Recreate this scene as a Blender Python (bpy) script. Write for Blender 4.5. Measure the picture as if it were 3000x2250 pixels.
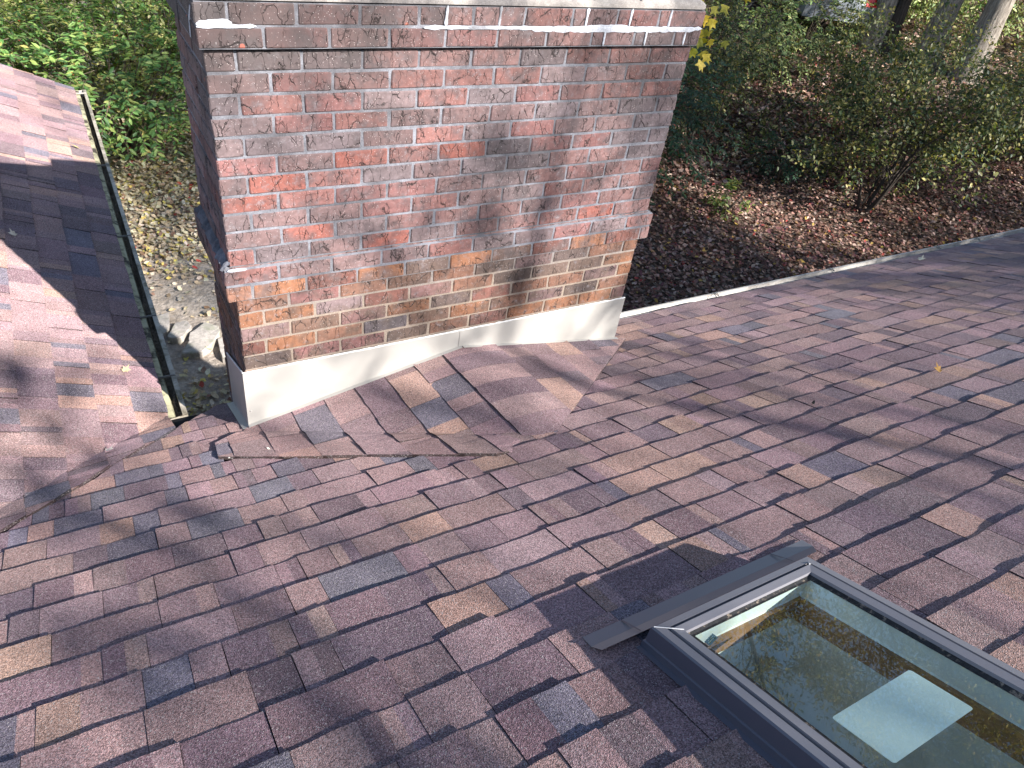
import bpy, bmesh, math, random
import numpy as np
from mathutils import Vector, Matrix, noise as mnoise

for o in list(bpy.data.objects):
    bpy.data.objects.remove(o)
sc = bpy.context.scene
COL = sc.collection

# ------------------------------------------------------------------ camera
YAW, PITCH, ROLL, FPX = 0.609, 0.6688, 0.1689, 2166.5
CAM = Vector((-0.4024, -2.4651, 0.7221))
fwd = Vector((math.sin(YAW) * math.cos(PITCH), math.cos(YAW) * math.cos(PITCH), -math.sin(PITCH)))
rgt = fwd.cross(Vector((0, 0, 1))).normalized()
upv = rgt.cross(fwd)
rg = rgt * math.cos(ROLL) + upv * math.sin(ROLL)
uv_ = -rgt * math.sin(ROLL) + upv * math.cos(ROLL)
cam = bpy.data.cameras.new('camera')
cam.sensor_width = 36.0
cam.lens = FPX / 3000 * 36
cam.clip_start = 0.05
cam.clip_end = 600
cam_o = bpy.data.objects.new('camera', cam)
COL.objects.link(cam_o)
M3 = Matrix((rg, uv_, -fwd)).transposed()
cam_o.matrix_world = Matrix.Translation(CAM) @ M3.to_4x4()
sc.camera = cam_o

# ------------------------------------------------------------------ sky and sun
SUN = Vector((0.43, -0.90, 0.645)).normalized()
el = math.asin(SUN.z)
w = bpy.data.worlds.new('World')
sc.world = w
w.use_nodes = True
nt = w.node_tree
nt.nodes.clear()
sky = nt.nodes.new('ShaderNodeTexSky')
sky.sky_type = 'NISHITA'
sky.sun_disc = False
sky.sun_elevation = el
sky.sun_rotation = math.atan2(SUN.x, SUN.y)
sky.air_density = 1.0
sky.dust_density = 0.6
sky.ozone_density = 1.6
bg = nt.nodes.new('ShaderNodeBackground')
bg.inputs['Strength'].default_value = 0.09
wo = nt.nodes.new('ShaderNodeOutputWorld')
nt.links.new(sky.outputs[0], bg.inputs[0])
nt.links.new(bg.outputs[0], wo.inputs[0])
sl = bpy.data.lights.new('sun', 'SUN')
sl.energy = 5.0
sl.angle = math.radians(0.53)
sl.color = (1.0, 0.962, 0.925)
so = bpy.data.objects.new('sun', sl)
so.rotation_euler = SUN.to_track_quat('Z', 'Y').to_euler()
COL.objects.link(so)
sc.view_settings.view_transform = 'Standard'
sc.view_settings.look = 'None'
sc.view_settings.gamma = 1.0
sc.view_settings.use_curve_mapping = False
sc.view_settings.exposure = 1.42
sc.cycles.max_bounces = 6
sc.cycles.transparent_max_bounces = 12
sc.cycles.caustics_reflective = False
sc.cycles.caustics_refractive = False

RND = random.Random(7)
NP = np.random.default_rng(11)

# ------------------------------------------------------------------ materials
def mat(name):
    m = bpy.data.materials.new(name)
    m.use_nodes = True
    m.node_tree.nodes.clear()
    return m, m.node_tree

class N:
    def __init__(s, nt): s.nt = nt
    def n(s, t, **k):
        x = s.nt.nodes.new(t)
        for a, b in k.items():
            if a[0] == '_': x.inputs[a[1:].replace('_', ' ')].default_value = b
            else: setattr(x, a, b)
        return x
    def l(s, a, b): s.nt.links.new(a, b)
    def noise(s, vec, scale, detail=3, rough=.55, dist=0):
        x = s.n('ShaderNodeTexNoise'); x.inputs['Scale'].default_value = scale
        x.inputs['Detail'].default_value = detail; x.inputs['Roughness'].default_value = rough
        x.inputs['Distortion'].default_value = dist
        if vec: s.l(vec, x.inputs['Vector'])
        return x
    def voro(s, vec, scale, feature='F1', rand=1):
        x = s.n('ShaderNodeTexVoronoi', feature=feature); x.inputs['Scale'].default_value = scale
        x.inputs['Randomness'].default_value = rand
        if vec: s.l(vec, x.inputs['Vector'])
        return x
    def rng(s, val, a, b, c, d, smooth=False):
        x = s.n('ShaderNodeMapRange')
        if smooth: x.interpolation_type = 'SMOOTHSTEP'
        for i, v in zip((1, 2, 3, 4), (a, b, c, d)): x.inputs[i].default_value = v
        s.l(val, x.inputs[0]); return x.outputs[0]
    def math(s, op, a, b=None):
        x = s.n('ShaderNodeMath', operation=op)
        for i, v in enumerate((a, b)):
            if v is None: continue
            if isinstance(v, (int, float)): x.inputs[i].default_value = v
            else: s.l(v, x.inputs[i])
        return x.outputs[0]
    def mix(s, fac, a, b, mode='MIX'):
        x = s.n('ShaderNodeMix', data_type='RGBA', blend_type=mode)
        for i, v in ((0, fac), (6, a), (7, b)):
            if isinstance(v, (int, float)): x.inputs[i].default_value = v
            elif isinstance(v, tuple): x.inputs[i].default_value = v if len(v) == 4 else v + (1,)
            else: s.l(v, x.inputs[i])
        return x.outputs[2]
    def scalev(s, vec, x, y, z):
        m = s.n('ShaderNodeMapping'); m.inputs['Scale'].default_value = (x, y, z); s.l(vec, m.inputs[0]); return m.outputs[0]
    def bump(s, h, strength, dist, normal=None):
        b = s.n('ShaderNodeBump'); b.inputs['Strength'].default_value = strength; b.inputs['Distance'].default_value = dist
        s.l(h, b.inputs['Height'])
        if normal: s.l(normal, b.inputs['Normal'])
        return b.outputs[0]
    def out(s, col, rough=.9, normal=None, spec=.3, metal=0, diffrough=None, **k):
        p = s.n('ShaderNodeBsdfPrincipled'); o = s.n('ShaderNodeOutputMaterial')
        if isinstance(col, tuple): p.inputs['Base Color'].default_value = col + (1,)
        else: s.l(col, p.inputs['Base Color'])
        if isinstance(rough, (int, float)): p.inputs['Roughness'].default_value = rough
        else: s.l(rough, p.inputs['Roughness'])
        p.inputs['Specular IOR Level'].default_value = spec
        p.inputs['Metallic'].default_value = metal
        if diffrough is not None and 'Diffuse Roughness' in p.inputs: p.inputs['Diffuse Roughness'].default_value = diffrough
        if normal: s.l(normal, p.inputs['Normal'])
        s.l(p.outputs[0], o.inputs[0]); return p
    def pos(s): return s.n('ShaderNodeNewGeometry').outputs['Position']
    def col(s): return s.n('ShaderNodeVertexColor', layer_name='Col').outputs[0]

def m_shingle():
    m, t = mat('shingle_granules'); n = N(t); P = n.pos()
    v = n.voro(P, 460)
    sep = n.n('ShaderNodeSeparateColor'); n.l(v.outputs['Color'], sep.inputs[0])
    g = n.rng(sep.outputs[0], 0, 1, .36, 1.56)
    sp = n.rng(sep.outputs[1], .93, .96, 0, 1)
    nz = n.noise(P, 7, 4, .6); g2 = n.rng(nz.outputs[0], .3, .7, .86, 1.14)
    nz3 = n.noise(P, 150, 2, .6); g3 = n.rng(nz3.outputs[0], .3, .7, .78, 1.22)
    gg = n.math('MULTIPLY', n.math('MULTIPLY', g, g2), g3)
    c = n.mix(1.0, n.col(), gg, 'MULTIPLY')
    # per granule hue drift
    c = n.mix(n.rng(sep.outputs[2], 0, 1, 0, .35), c, n.mix(1.0, c, (1.25, .95, .8), 'MULTIPLY'))
    c = n.mix(n.math('MULTIPLY', sp, .75), c, (.42, .38, .36))
    b = n.bump(v.outputs['Distance'], .75, .0022)
    b2 = n.bump(nz3.outputs[0], .35, .002, b)
    n.out(c, .85, b2, .35, diffrough=1.0)
    return m

def m_brick():
    m, t = mat('brick_clay'); n = N(t); P = n.pos()
    c = n.col()
    big = n.noise(P, 11, 4, .65)
    grey = n.rng(big.outputs[0], .45, .64, 0, .8)
    sepp = n.n('ShaderNodeSeparateXYZ'); n.l(P, sepp.inputs[0])
    low = n.rng(sepp.outputs[2], -1.0, -.8, 1, 0)      # browner fired bricks below the corbel
    c = n.mix(grey, c, n.mix(low, (.125, .095, .095), (.13, .092, .072)))
    med = n.noise(P, 45, 5, .7)
    c = n.mix(1.0, c, n.rng(med.outputs[0], .3, .7, .74, 1.22), 'MULTIPLY')
    film = n.noise(P, 26, 4, .7)
    c = n.mix(n.rng(film.outputs[0], .56, .70, 0, .45), c, (.27, .25, .26))
    # soot and lichen grime
    gr = n.noise(P, 3.1, 5, .7, .4)
    grime = n.rng(gr.outputs[0], .49, .68, 0, .6)
    c = n.mix(grime, c, (.045, .04, .04))
    topg = n.math('MULTIPLY', n.rng(sepp.outputs[2], -.18, .02, 0, 1), n.rng(sepp.outputs[0], .1, 1.0, .75, .1))
    c = n.mix(topg, c, (.075, .068, .066))
    pa = n.noise(P, 13, 1, .4); sx = n.noise(P, 5, 1, .4)
    c = n.mix(n.math('MULTIPLY', n.rng(pa.outputs[0], .765, .78, 0, .7), n.rng(sx.outputs[0], .4, .5, 0, 1)), c, (.44, .13, .085))
    # drying cracks: warped cells, mostly vertical
    wv = n.n('ShaderNodeVectorMath', operation='ADD')
    nw = n.noise(P, 30, 3, .6); sc_ = n.n('ShaderNodeVectorMath', operation='SCALE'); n.l(nw.outputs['Color'], sc_.inputs[0]); sc_.inputs['Scale'].default_value = .03
    n.l(P, wv.inputs[0]); n.l(sc_.outputs[0], wv.inputs[1])
    ve = n.voro(n.scalev(wv.outputs[0], 1.6, 1, .42), 16, 'DISTANCE_TO_EDGE')
    ve2 = n.voro(n.scalev(wv.outputs[0], 1.0, 1, 1.0), 34, 'DISTANCE_TO_EDGE')
    gate = n.noise(P, 19, 2, .5)
    k1 = n.math('MULTIPLY', n.rng(ve.outputs['Distance'], .0, .032, 1, 0), n.rng(gate.outputs[0], .40, .52, 0, 1))
    k2 = n.math('MULTIPLY', n.rng(ve2.outputs['Distance'], .0, .04, .75, 0), n.rng(gate.outputs[0], .5, .6, 0, 1))
    crack = n.math('MAXIMUM', k1, k2)
    c = n.mix(crack, c, (.02, .016, .015))
    sp = n.voro(P, 260); s2 = n.n('ShaderNodeSeparateColor'); n.l(sp.outputs['Color'], s2.inputs[0])
    speck = n.math('MULTIPLY', n.rng(s2.outputs[0], .9, .92, 0, 1), n.rng(sp.outputs['Distance'], .15, .35, 1, 0))
    c = n.mix(n.math('MULTIPLY', speck, .8), c, (.62, .55, .52))
    h = n.math('SUBTRACT', n.math('ADD', n.math('MULTIPLY', med.outputs[0], .5), n.math('MULTIPLY', n.noise(P, 260, 2, .6).outputs[0], .35)), n.math('MULTIPLY', crack, .8))
    n.out(c, .9, n.bump(h, .8, .005), .25, diffrough=.6)
    return m

def m_mortar(name, base, dark, white=0):
    m, t = mat(name); n = N(t); P = n.pos()
    a = n.noise(P, 14, 5, .7); b = n.noise(P, 220, 3, .7); g = n.noise(P, 3.3, 4, .6)
    c = n.mix(n.rng(a.outputs[0], .35, .68, 0, 1), base, dark)
    c = n.mix(n.rng(g.outputs[0], .46, .62, 0, .75), c, (.085, .08, .085))
    sepp = n.n('ShaderNodeSeparateXYZ'); n.l(P, sepp.inputs[0])
    if white == 0:
        low = n.rng(sepp.outputs[2], -1.0, -.82, .85, 0)
        c = n.mix(low, c, (.30, .235, .18))
    c = n.mix(1.0, c, n.rng(b.outputs[0], .3, .7, .72, 1.2), 'MULTIPLY')
    h = n.math('ADD', b.outputs[0], n.math('MULTIPLY', a.outputs[0], 1.5))
    n.out(c, .95, n.bump(h, .8, .004), .2, diffrough=.6)
    return m

def m_simple(name, c, rough=.6, spec=.4, metal=0, nscale=30, var=.12, bump=.2, bd=.002, dirt=None, dscale=6, dr=(.5, .7), vary_col=False):
    m, t = mat(name); n = N(t); P = n.pos()
    a = n.noise(P, nscale, 4, .6)
    base = n.col() if vary_col else n.mix(0, c, c)
    cc = n.mix(1.0, base, n.rng(a.outputs[0], .3, .7, 1 - var, 1 + var), 'MULTIPLY')
    if dirt:
        d = n.noise(P, dscale, 5, .7, .3)
        cc = n.mix(n.rng(d.outputs[0], dr[0], dr[1], 0, 1), cc, dirt)
    n.out(cc, rough, n.bump(a.outputs[0], bump, bd), spec, metal)
    return m

def m_flash():
    m, t = mat('painted_flashing'); n = N(t); P = n.pos()
    a = n.noise(P, 4.5, 2, .5); f = n.noise(P, 60, 3, .6)
    d = n.noise(P, 9, 5, .75)
    c = n.mix(n.rng(d.outputs[0], .58, .8, 0, .3), (.385, .365, .335), (.31, .295, .275))
    h = n.math('ADD', n.math('MULTIPLY', a.outputs[0], 1.0), n.math('MULTIPLY', f.outputs[0], .02))
    n.out(c, n.rng(a.outputs[0], .3, .7, .38, .55), n.bump(h, .35, .03), .5)
    return m

def m_leaf(name, trans=.35, rough=.5, spec=.4):
    m, t = mat(name); n = N(t); P = n.pos()
    c = n.mix(1.0, n.col(), n.rng(n.noise(P, 40, 2, .6).outputs[0], .3, .7, .8, 1.2), 'MULTIPLY')
    p = n.n('ShaderNodeBsdfPrincipled'); n.l(c, p.inputs['Base Color'])
    p.inputs['Roughness'].default_value = rough; p.inputs['Specular IOR Level'].default_value = spec
    tr = n.n('ShaderNodeBsdfTranslucent'); n.l(n.mix(1.0, c, (1.3, 1.35, .6), 'MULTIPLY'), tr.inputs[0])
    mx = n.n('ShaderNodeMixShader'); mx.inputs[0].default_value = trans
    n.l(p.outputs[0], mx.inputs[1]); n.l(tr.outputs[0], mx.inputs[2])
    o = n.n('ShaderNodeOutputMaterial'); n.l(mx.outputs[0], o.inputs[0])
    return m

def m_soil():
    m, t = mat('soil'); n = N(t); P = n.pos()
    a = n.noise(P, .9, 5, .65); b = n.noise(P, 18, 5, .75); s = n.voro(P, 26)
    s2 = n.n('ShaderNodeSeparateColor'); n.l(s.outputs['Color'], s2.inputs[0])
    sepp = n.n('ShaderNodeSeparateXYZ'); n.l(P, sepp.inputs[0])
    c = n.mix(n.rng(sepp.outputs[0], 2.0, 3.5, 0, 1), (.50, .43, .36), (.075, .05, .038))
    c = n.mix(n.rng(a.outputs[0], .4, .62, 0, .5), c, (.10, .07, .05))
    c = n.mix(1.0, c, n.rng(b.outputs[0], .3, .72, .55, 1.35), 'MULTIPLY')
    c = n.mix(n.rng(s2.outputs[0], .75, .8, 0, .5), c, (.33, .27, .21))
    n.out(c, .95, n.bump(n.math('ADD', b.outputs[0], n.math('MULTIPLY', s.outputs['Distance'], .5)), .9, .02), .15)
    return m

def m_bark(name, a_, b_, scale=9):
    m, t = mat(name); n = N(t); P = n.pos()
    v = n.noise(n.scalev(P, 1, 1, .12), scale * 3, 5, .7, .5)
    w_ = n.noise(P, scale * .3, 3, .6)
    c = n.mix(n.rng(v.outputs[0], .36, .62, 0, 1), b_, a_)
    c = n.mix(n.rng(w_.outputs[0], .5, .7, 0, .5), c, tuple(x * .6 for x in a_))
    n.out(c, .95, n.bump(v.outputs[0], .9, .03), .15)
    return m

def m_glass():
    m, t = mat('skylight_glass'); n = N(t)
    lw = n.n('ShaderNodeLayerWeight'); lw.inputs['Blend'].default_value = .5
    fr = n.math('ADD', n.math('MULTIPLY', n.math('POWER', lw.outputs['Facing'], 3.6), .86), .10)
    tr = n.n('ShaderNodeBsdfTransparent'); tr.inputs[0].default_value = (.84, .95, .91, 1)
    gl = n.n('ShaderNodeBsdfGlossy'); gl.inputs['Roughness'].default_value = 0.0
    gl.inputs[0].default_value = (.92, 1, .98, 1)
    mx = n.n('ShaderNodeMixShader')
    n.l(fr, mx.inputs[0]); n.l(tr.outputs[0], mx.inputs[1]); n.l(gl.outputs[0], mx.inputs[2])
    o = n.n('ShaderNodeOutputMaterial'); n.l(mx.outputs[0], o.inputs[0])
    return m

MAT = dict(
    shingle=m_shingle(), brick=m_brick(),
    mortar=m_mortar('mortar_joints', (.28, .28, .305), (.13, .13, .145)),
    smear=m_mortar('fresh_mortar', (.68, .69, .73), (.50, .51, .55), 1),
    crown=m_mortar('crown_mortar', (.44, .40, .36), (.27, .24, .22), 1),
    flash=m_flash(),
    caulk=m_simple('caulk', (.66, .65, .63), .5, .4, nscale=80, var=.2, bump=.6),
    deck=m_simple('roof_felt', (.02, .02, .022), .95, .1),
    gutter=m_simple('gutter_white', (.42, .39, .355), .45, .4, nscale=40, dirt=(.22, .17, .12), dscale=14, dr=(.52, .75)),
    gutter_old=m_simple('gutter_aged', (.42, .37, .30), .5, .4, nscale=50, dirt=(.10, .085, .05), dscale=12, dr=(.42, .66)),
    apron=m_simple('mossy_drip_edge', (.44, .41, .26), .8, .2, nscale=40, dirt=(.07, .06, .045), dscale=11, dr=(.46, .6)),
    muck=m_simple('gutter_debris', (.15, .12, .085), 1, .1, nscale=60, var=.5, bump=1, bd=.02),
    hanger=m_simple('hanger_metal', (.22, .21, .19), .5, .4, .3),
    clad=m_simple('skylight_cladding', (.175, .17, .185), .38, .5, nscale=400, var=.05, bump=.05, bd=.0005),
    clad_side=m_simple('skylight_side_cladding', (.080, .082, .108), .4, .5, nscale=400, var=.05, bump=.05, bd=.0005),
    seal=m_simple('gasket', (.02, .02, .02), .6, .3, nscale=90, var=.5, dirt=(.25, .2, .15), dscale=60, dr=(.55, .66)),
    liner=m_simple('white_liner', (.80, .80, .78), .5, .3, nscale=10, var=.04, bump=.02),
    wood=m_simple('wood_liner', (.30, .15, .08), .6, .3, nscale=25, var=.35),
    room=m_simple('shaft_floor', (.66, .64, .60), .9, .1, nscale=5, var=.2),
    paper=m_simple('label_paper', (.80, .82, .80), .7, .3, nscale=10, var=.03),
    ink=m_simple('etched_label', (.03, .06, .055), .5, .4),
    inkdot=m_simple('etched_marks', (.45, .5, .48), .5, .4),
    soil=m_soil(),
    leaf=m_leaf('leaf_green'), leafy=m_leaf('leaf_autumn', .3, .6, .3), litter=m_leaf('leaf_dry', .12, .8, .2),
    stone=m_simple('flagstone', (.40, .36, .32), .9, .2, nscale=25, var=.25, bump=.6, bd=.006, dirt=(.24, .25, .17), dscale=5),
    bark=m_bark('bark_grey', (.34, .30, .25), (.10, .08, .065)),
    twig=m_bark('bark_twig', (.20, .155, .11), (.09, .07, .05), 20),
    darkbark=m_bark('bark_dark', (.075, .06, .05), (.03, .025, .02)),
    berry=m_simple('berry_red', (.55, .03, .02), .3, .5),
    carpaint=m_simple('car_paint', (.26, .28, .31), .25, .6, nscale=3, var=.03, bump=0),
    cardark=m_simple('car_glass', (.02, .02, .025), .1, .6),
    carred=m_simple('tail_light', (.6, .02, .02), .25, .6),
    tyre=m_simple('tyre_rubber', (.02, .02, .02), .9, .2),
    wallp=m_simple('house_siding', (.45, .42, .37), .8, .2),
    glass=m_glass(),
    flue=m_simple('clay_flue', (.35, .17, .10), .9, .2),
)

# ------------------------------------------------------------------ object helpers
def link(o, parent=None):
    COL.objects.link(o)
    if parent is not None: o.parent = parent
    return o

def tag(o, label=None, cat=None, group=None, kind=None):
    if label: o['label'] = label
    if cat: o['category'] = cat
    if group: o['group'] = group
    if kind: o['kind'] = kind
    return o

def empty(name, loc=(0, 0, 0)):
    o = bpy.data.objects.new(name, None)
    o.empty_display_size = .1
    o.location = loc
    return link(o)

class MB:
    """vertices and faces with a colour per face"""
    def __init__(s): s.v = []; s.f = []; s.c = []
    def face(s, pts, col=(1, 1, 1)):
        i = len(s.v); s.v.extend([tuple(p) for p in pts]); s.f.append(tuple(range(i, i + len(pts)))); s.c.append(col)
    def add(s, pts, faces, col=(1, 1, 1)):
        i = len(s.v); s.v.extend([tuple(p) for p in pts])
        for f in faces: s.f.append(tuple(i + k for k in f)); s.c.append(col)
    def box(s, a, b, col=(1, 1, 1)):
        x0, y0, z0 = a; x1, y1, z1 = b
        s.add([(x0, y0, z0), (x1, y0, z0), (x1, y1, z0), (x0, y1, z0), (x0, y0, z1), (x1, y0, z1), (x1, y1, z1), (x0, y1, z1)],
              [(0, 3, 2, 1), (4, 5, 6, 7), (0, 1, 5, 4), (1, 2, 6, 5), (2, 3, 7, 6), (3, 0, 4, 7)], col)
    def tube(s, pts, rad, k=6, col=(1, 1, 1), caps=True):
        pts = [Vector(p) for p in pts]; base = len(s.v); ref = None
        for i, p in enumerate(pts):
            d = (pts[min(i + 1, len(pts) - 1)] - pts[max(i - 1, 0)])
            if d.length < 1e-9: d = Vector((0, 0, 1))
            d.normalize()
            if ref is None:
                ref = d.orthogonal().normalized()
            a = (ref - d * ref.dot(d))
            if a.length < 1e-6: a = d.orthogonal()
            a.normalize(); ref = a; b = d.cross(a)
            r = rad[i] if hasattr(rad, '__len__') else rad
            for j in range(k):
                t = 2 * math.pi * j / k
                s.v.append(tuple(p + (a * math.cos(t) + b * math.sin(t)) * r))
        for i in range(len(pts) - 1):
            for j in range(k):
                s.f.append((base + i * k + j, base + i * k + (j + 1) % k, base + (i + 1) * k + (j + 1) % k, base + (i + 1) * k + j)); s.c.append(col)
        if caps:
            s.f.append(tuple(base + j for j in reversed(range(k)))); s.c.append(col)
            e = base + (len(pts) - 1) * k
            s.f.append(tuple(e + j for j in range(k))); s.c.append(col)
    def build(s, name, material, parent=None, origin=None, smooth=False, merge=False):
        me = bpy.data.meshes.new(name)
        vs = s.v
        if origin is None and parent is None and vs:
            pass
        if origin is not None:
            ox, oy, oz = origin; vs = [(x - ox, y - oy, z - oz) for x, y, z in vs]
        me.from_pydata(vs, [], s.f)
        at = me.color_attributes.new('Col', 'FLOAT_COLOR', 'CORNER')
        buf = []
        for f, c in zip(s.f, s.c):
            if isinstance(c, list):
                for q in c: buf.extend((q[0], q[1], q[2], 1.0))
            else: buf.extend((c[0], c[1], c[2], 1.0) * len(f))
        at.data.foreach_set('color', buf)
        me.materials.append(MAT[material] if isinstance(material, str) else material)
        if merge:
            bm = bmesh.new(); bm.from_mesh(me); bmesh.ops.remove_doubles(bm, verts=bm.verts, dist=1e-5)
            bmesh.ops.recalc_face_normals(bm, faces=bm.faces); bm.to_mesh(me); bm.free()
        if smooth: me.shade_smooth()
        o = bpy.data.objects.new(name, me)
        link(o, parent)
        if origin is not None:
            o.location = origin
        return o

def centroid(vs):
    n = len(vs); return (sum(v[0] for v in vs) / n, sum(v[1] for v in vs) / n, sum(v[2] for v in vs) / n)

def camproj(p):
    d = Vector(p) - CAM; z = d.dot(fwd)
    if z < .05: return None
    return (1500 + FPX * d.dot(rg) / z, 1125 - FPX * d.dot(uv_) / z, z)

# ------------------------------------------------------------------ terrain
def ground(x, y):
    h = -4.05 + .14 * max(0.0, x * .75 + y * .45 - 9.5)
    h += .05 * mnoise.noise((x * .35, y * .35, 3.1)) + .02 * mnoise.noise((x * 1.3, y * 1.3, 1.7))
    return h

def build_ground():
    xs = np.concatenate([np.linspace(-160, -12, 16), np.linspace(-11.5, 30, 110), np.linspace(34, 190, 18)])
    ys = np.concatenate([np.linspace(-160, -10, 14), np.linspace(-9, 26, 100), np.linspace(30, 190, 18)])
    V = [(float(x), float(y), ground(x, y) if (-40 < x < 60 and -40 < y < 60) else -4.05 + .14 * min(max(0.0, x * .75 + y * .45 - 9.5), 60)) for y in ys for x in xs]
    nx = len(xs)
    F = [(j * nx + i, j * nx + i + 1, (j + 1) * nx + i + 1, (j + 1) * nx + i) for j in range(len(ys) - 1) for i in range(nx - 1)]
    m = MB(); m.v = V; m.f = F; m.c = [(1, 1, 1)] * len(F)
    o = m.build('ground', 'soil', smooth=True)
    tag(o, kind='structure')
build_ground()

# ------------------------------------------------------------------ leaf clouds
OV = (np.array([[0, 0, 0], [.30, .16, .05], [.62, .17, .05], [1, 0, -.04], [.62, -.17, .05], [.30, -.16, .05], [.5, 0, -.02]], float),
      [(0, 6, 2, 1), (6, 3, 2), (0, 5, 4, 6), (6, 4, 3)])
OVW = (np.array([[0, 0, 0], [.22, .24, .05], [.6, .26, .06], [1, 0, -.06], [.6, -.26, .06], [.22, -.24, .05], [.5, 0, -.02]], float), OV[1])
ang = [0, 22, 48, 75, 105, 140, 180, 220, 255, 285, 312, 338]
rr = [1.0, .52, .86, .42, .62, .36, .30, .36, .62, .42, .86, .52]
MP = (np.array([[.45, 0, 0]] + [[.45 + .55 * r * math.cos(math.radians(a)), .55 * r * math.sin(math.radians(a)), .10 * r * math.cos(math.radians(3 * a))] for a, r in zip(ang, rr)], float),
      [(0, 1 + i, 1 + (i + 1) % 12) for i in range(12)])
CR = (np.array([[0, 0, 0], [.35, .30, .14], [.8, .22, .02], [1, -.05, .16], [.6, -.30, .10], [.2, -.24, .02]], float), [(0, 1, 2, 5), (2, 3, 4, 5)])
DI = (np.array([[0, 0, 0], [.5, .22, .05], [1, 0, 0], [.5, -.22, .05]], float), [(0, 1, 2), (0, 2, 3)])

def leaf_mesh(name, tmpl, pos, dirs, nrm, size, col):
    """pos,dirs,nrm (n,3) size (n) col (n,3)"""
    T, F = tmpl
    n = len(pos); k = len(T)
    d = dirs / np.maximum(np.linalg.norm(dirs, axis=1, keepdims=True), 1e-9)
    s = np.cross(nrm, d); s /= np.maximum(np.linalg.norm(s, axis=1, keepdims=True), 1e-9)
    u = np.cross(d, s)
    V = pos[:, None, :] + size[:, None, None] * (T[None, :, 0, None] * d[:, None, :] + T[None, :, 1, None] * s[:, None, :] + T[None, :, 2, None] * u[:, None, :])
    V = V.reshape(-1, 3)
    loops = np.concatenate([np.array(f) for f in F]); sizes = np.array([len(f) for f in F])
    L = (loops[None, :] + (np.arange(n) * k)[:, None]).reshape(-1)
    S = np.tile(sizes, n); st = np.concatenate([[0], np.cumsum(S)[:-1]])
    me = bpy.data.meshes.new(name)
    me.vertices.add(len(V)); me.vertices.foreach_set('co', V.astype(np.float32).ravel())
    me.loops.add(len(L)); me.loops.foreach_set('vertex_index', L.astype(np.int32))
    me.polygons.add(len(S)); me.polygons.foreach_set('loop_start', st.astype(np.int32)); me.polygons.foreach_set('loop_total', S.astype(np.int32))
    me.update(calc_edges=True)
    at = me.color_attributes.new('Col', 'FLOAT_COLOR', 'POINT')
    c = np.ones((n, k, 4), np.float32); c[:, :, :3] = col[:, None, :]
    at.data.foreach_set('color', c.ravel())
    return me

def leaf_obj(name, tmpl, pos, dirs, nrm, size, col, material, parent=None, kind=None):
    me = leaf_mesh(name, tmpl, np.asarray(pos, float), np.asarray(dirs, float), np.asarray(nrm, float), np.asarray(size, float), np.asarray(col, float))
    me.materials.append(MAT[material])
    o = bpy.data.objects.new(name, me); link(o, parent)
    if kind: o['kind'] = kind
    return o

def pick(palette, weights, n):
    p = np.array(palette, float); wt = np.array(weights, float); wt /= wt.sum()
    c = p[NP.choice(len(p), n, p=wt)]
    return c * NP.uniform(.75, 1.25, (n, 1)) * NP.uniform(.93, 1.07, (n, 3))

def ground_arr(x, y):
    return np.array([ground(a, b) for a, b in zip(x, y)])

def litter(name, n, sampler, size, pal, wt, tmpl=CR, lift=.03):
    x, y = sampler(n); n = len(x)
    z = ground_arr(x, y) + NP.uniform(.0, lift, n)
    a = NP.uniform(0, 2 * np.pi, n)
    d = np.stack([np.cos(a), np.sin(a), NP.normal(0, .3, n)], 1)
    nr = np.stack([NP.normal(0, .38, n), NP.normal(0, .38, n), np.ones(n)], 1)
    nr /= np.linalg.norm(nr, axis=1, keepdims=True)
    s = NP.uniform(size[0], size[1], n)
    return np.stack([x, y, z], 1), d, nr, s, pick(pal, wt, n)

def seen(x, y, z, mx=220):
    d = np.stack([x - CAM.x, y - CAM.y, z - CAM.z], 1)
    zz = d @ np.array(fwd); u = 1500 + FPX * (d @ np.array(rg)) / zz; v = 1125 - FPX * (d @ np.array(uv_)) / zz
    return (zz > 0) & (u > -mx) & (u < 3000 + mx) & (v > -mx * 2) & (v < 2250)

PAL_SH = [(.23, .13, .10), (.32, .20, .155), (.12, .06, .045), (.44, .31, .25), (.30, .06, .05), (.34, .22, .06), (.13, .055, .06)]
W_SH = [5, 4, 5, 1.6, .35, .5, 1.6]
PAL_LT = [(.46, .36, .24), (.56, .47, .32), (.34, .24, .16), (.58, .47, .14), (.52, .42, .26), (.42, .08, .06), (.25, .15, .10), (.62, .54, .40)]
W_LT = [5, 6, 2, 2.5, 4, .35, 1.2, 5]

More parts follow.
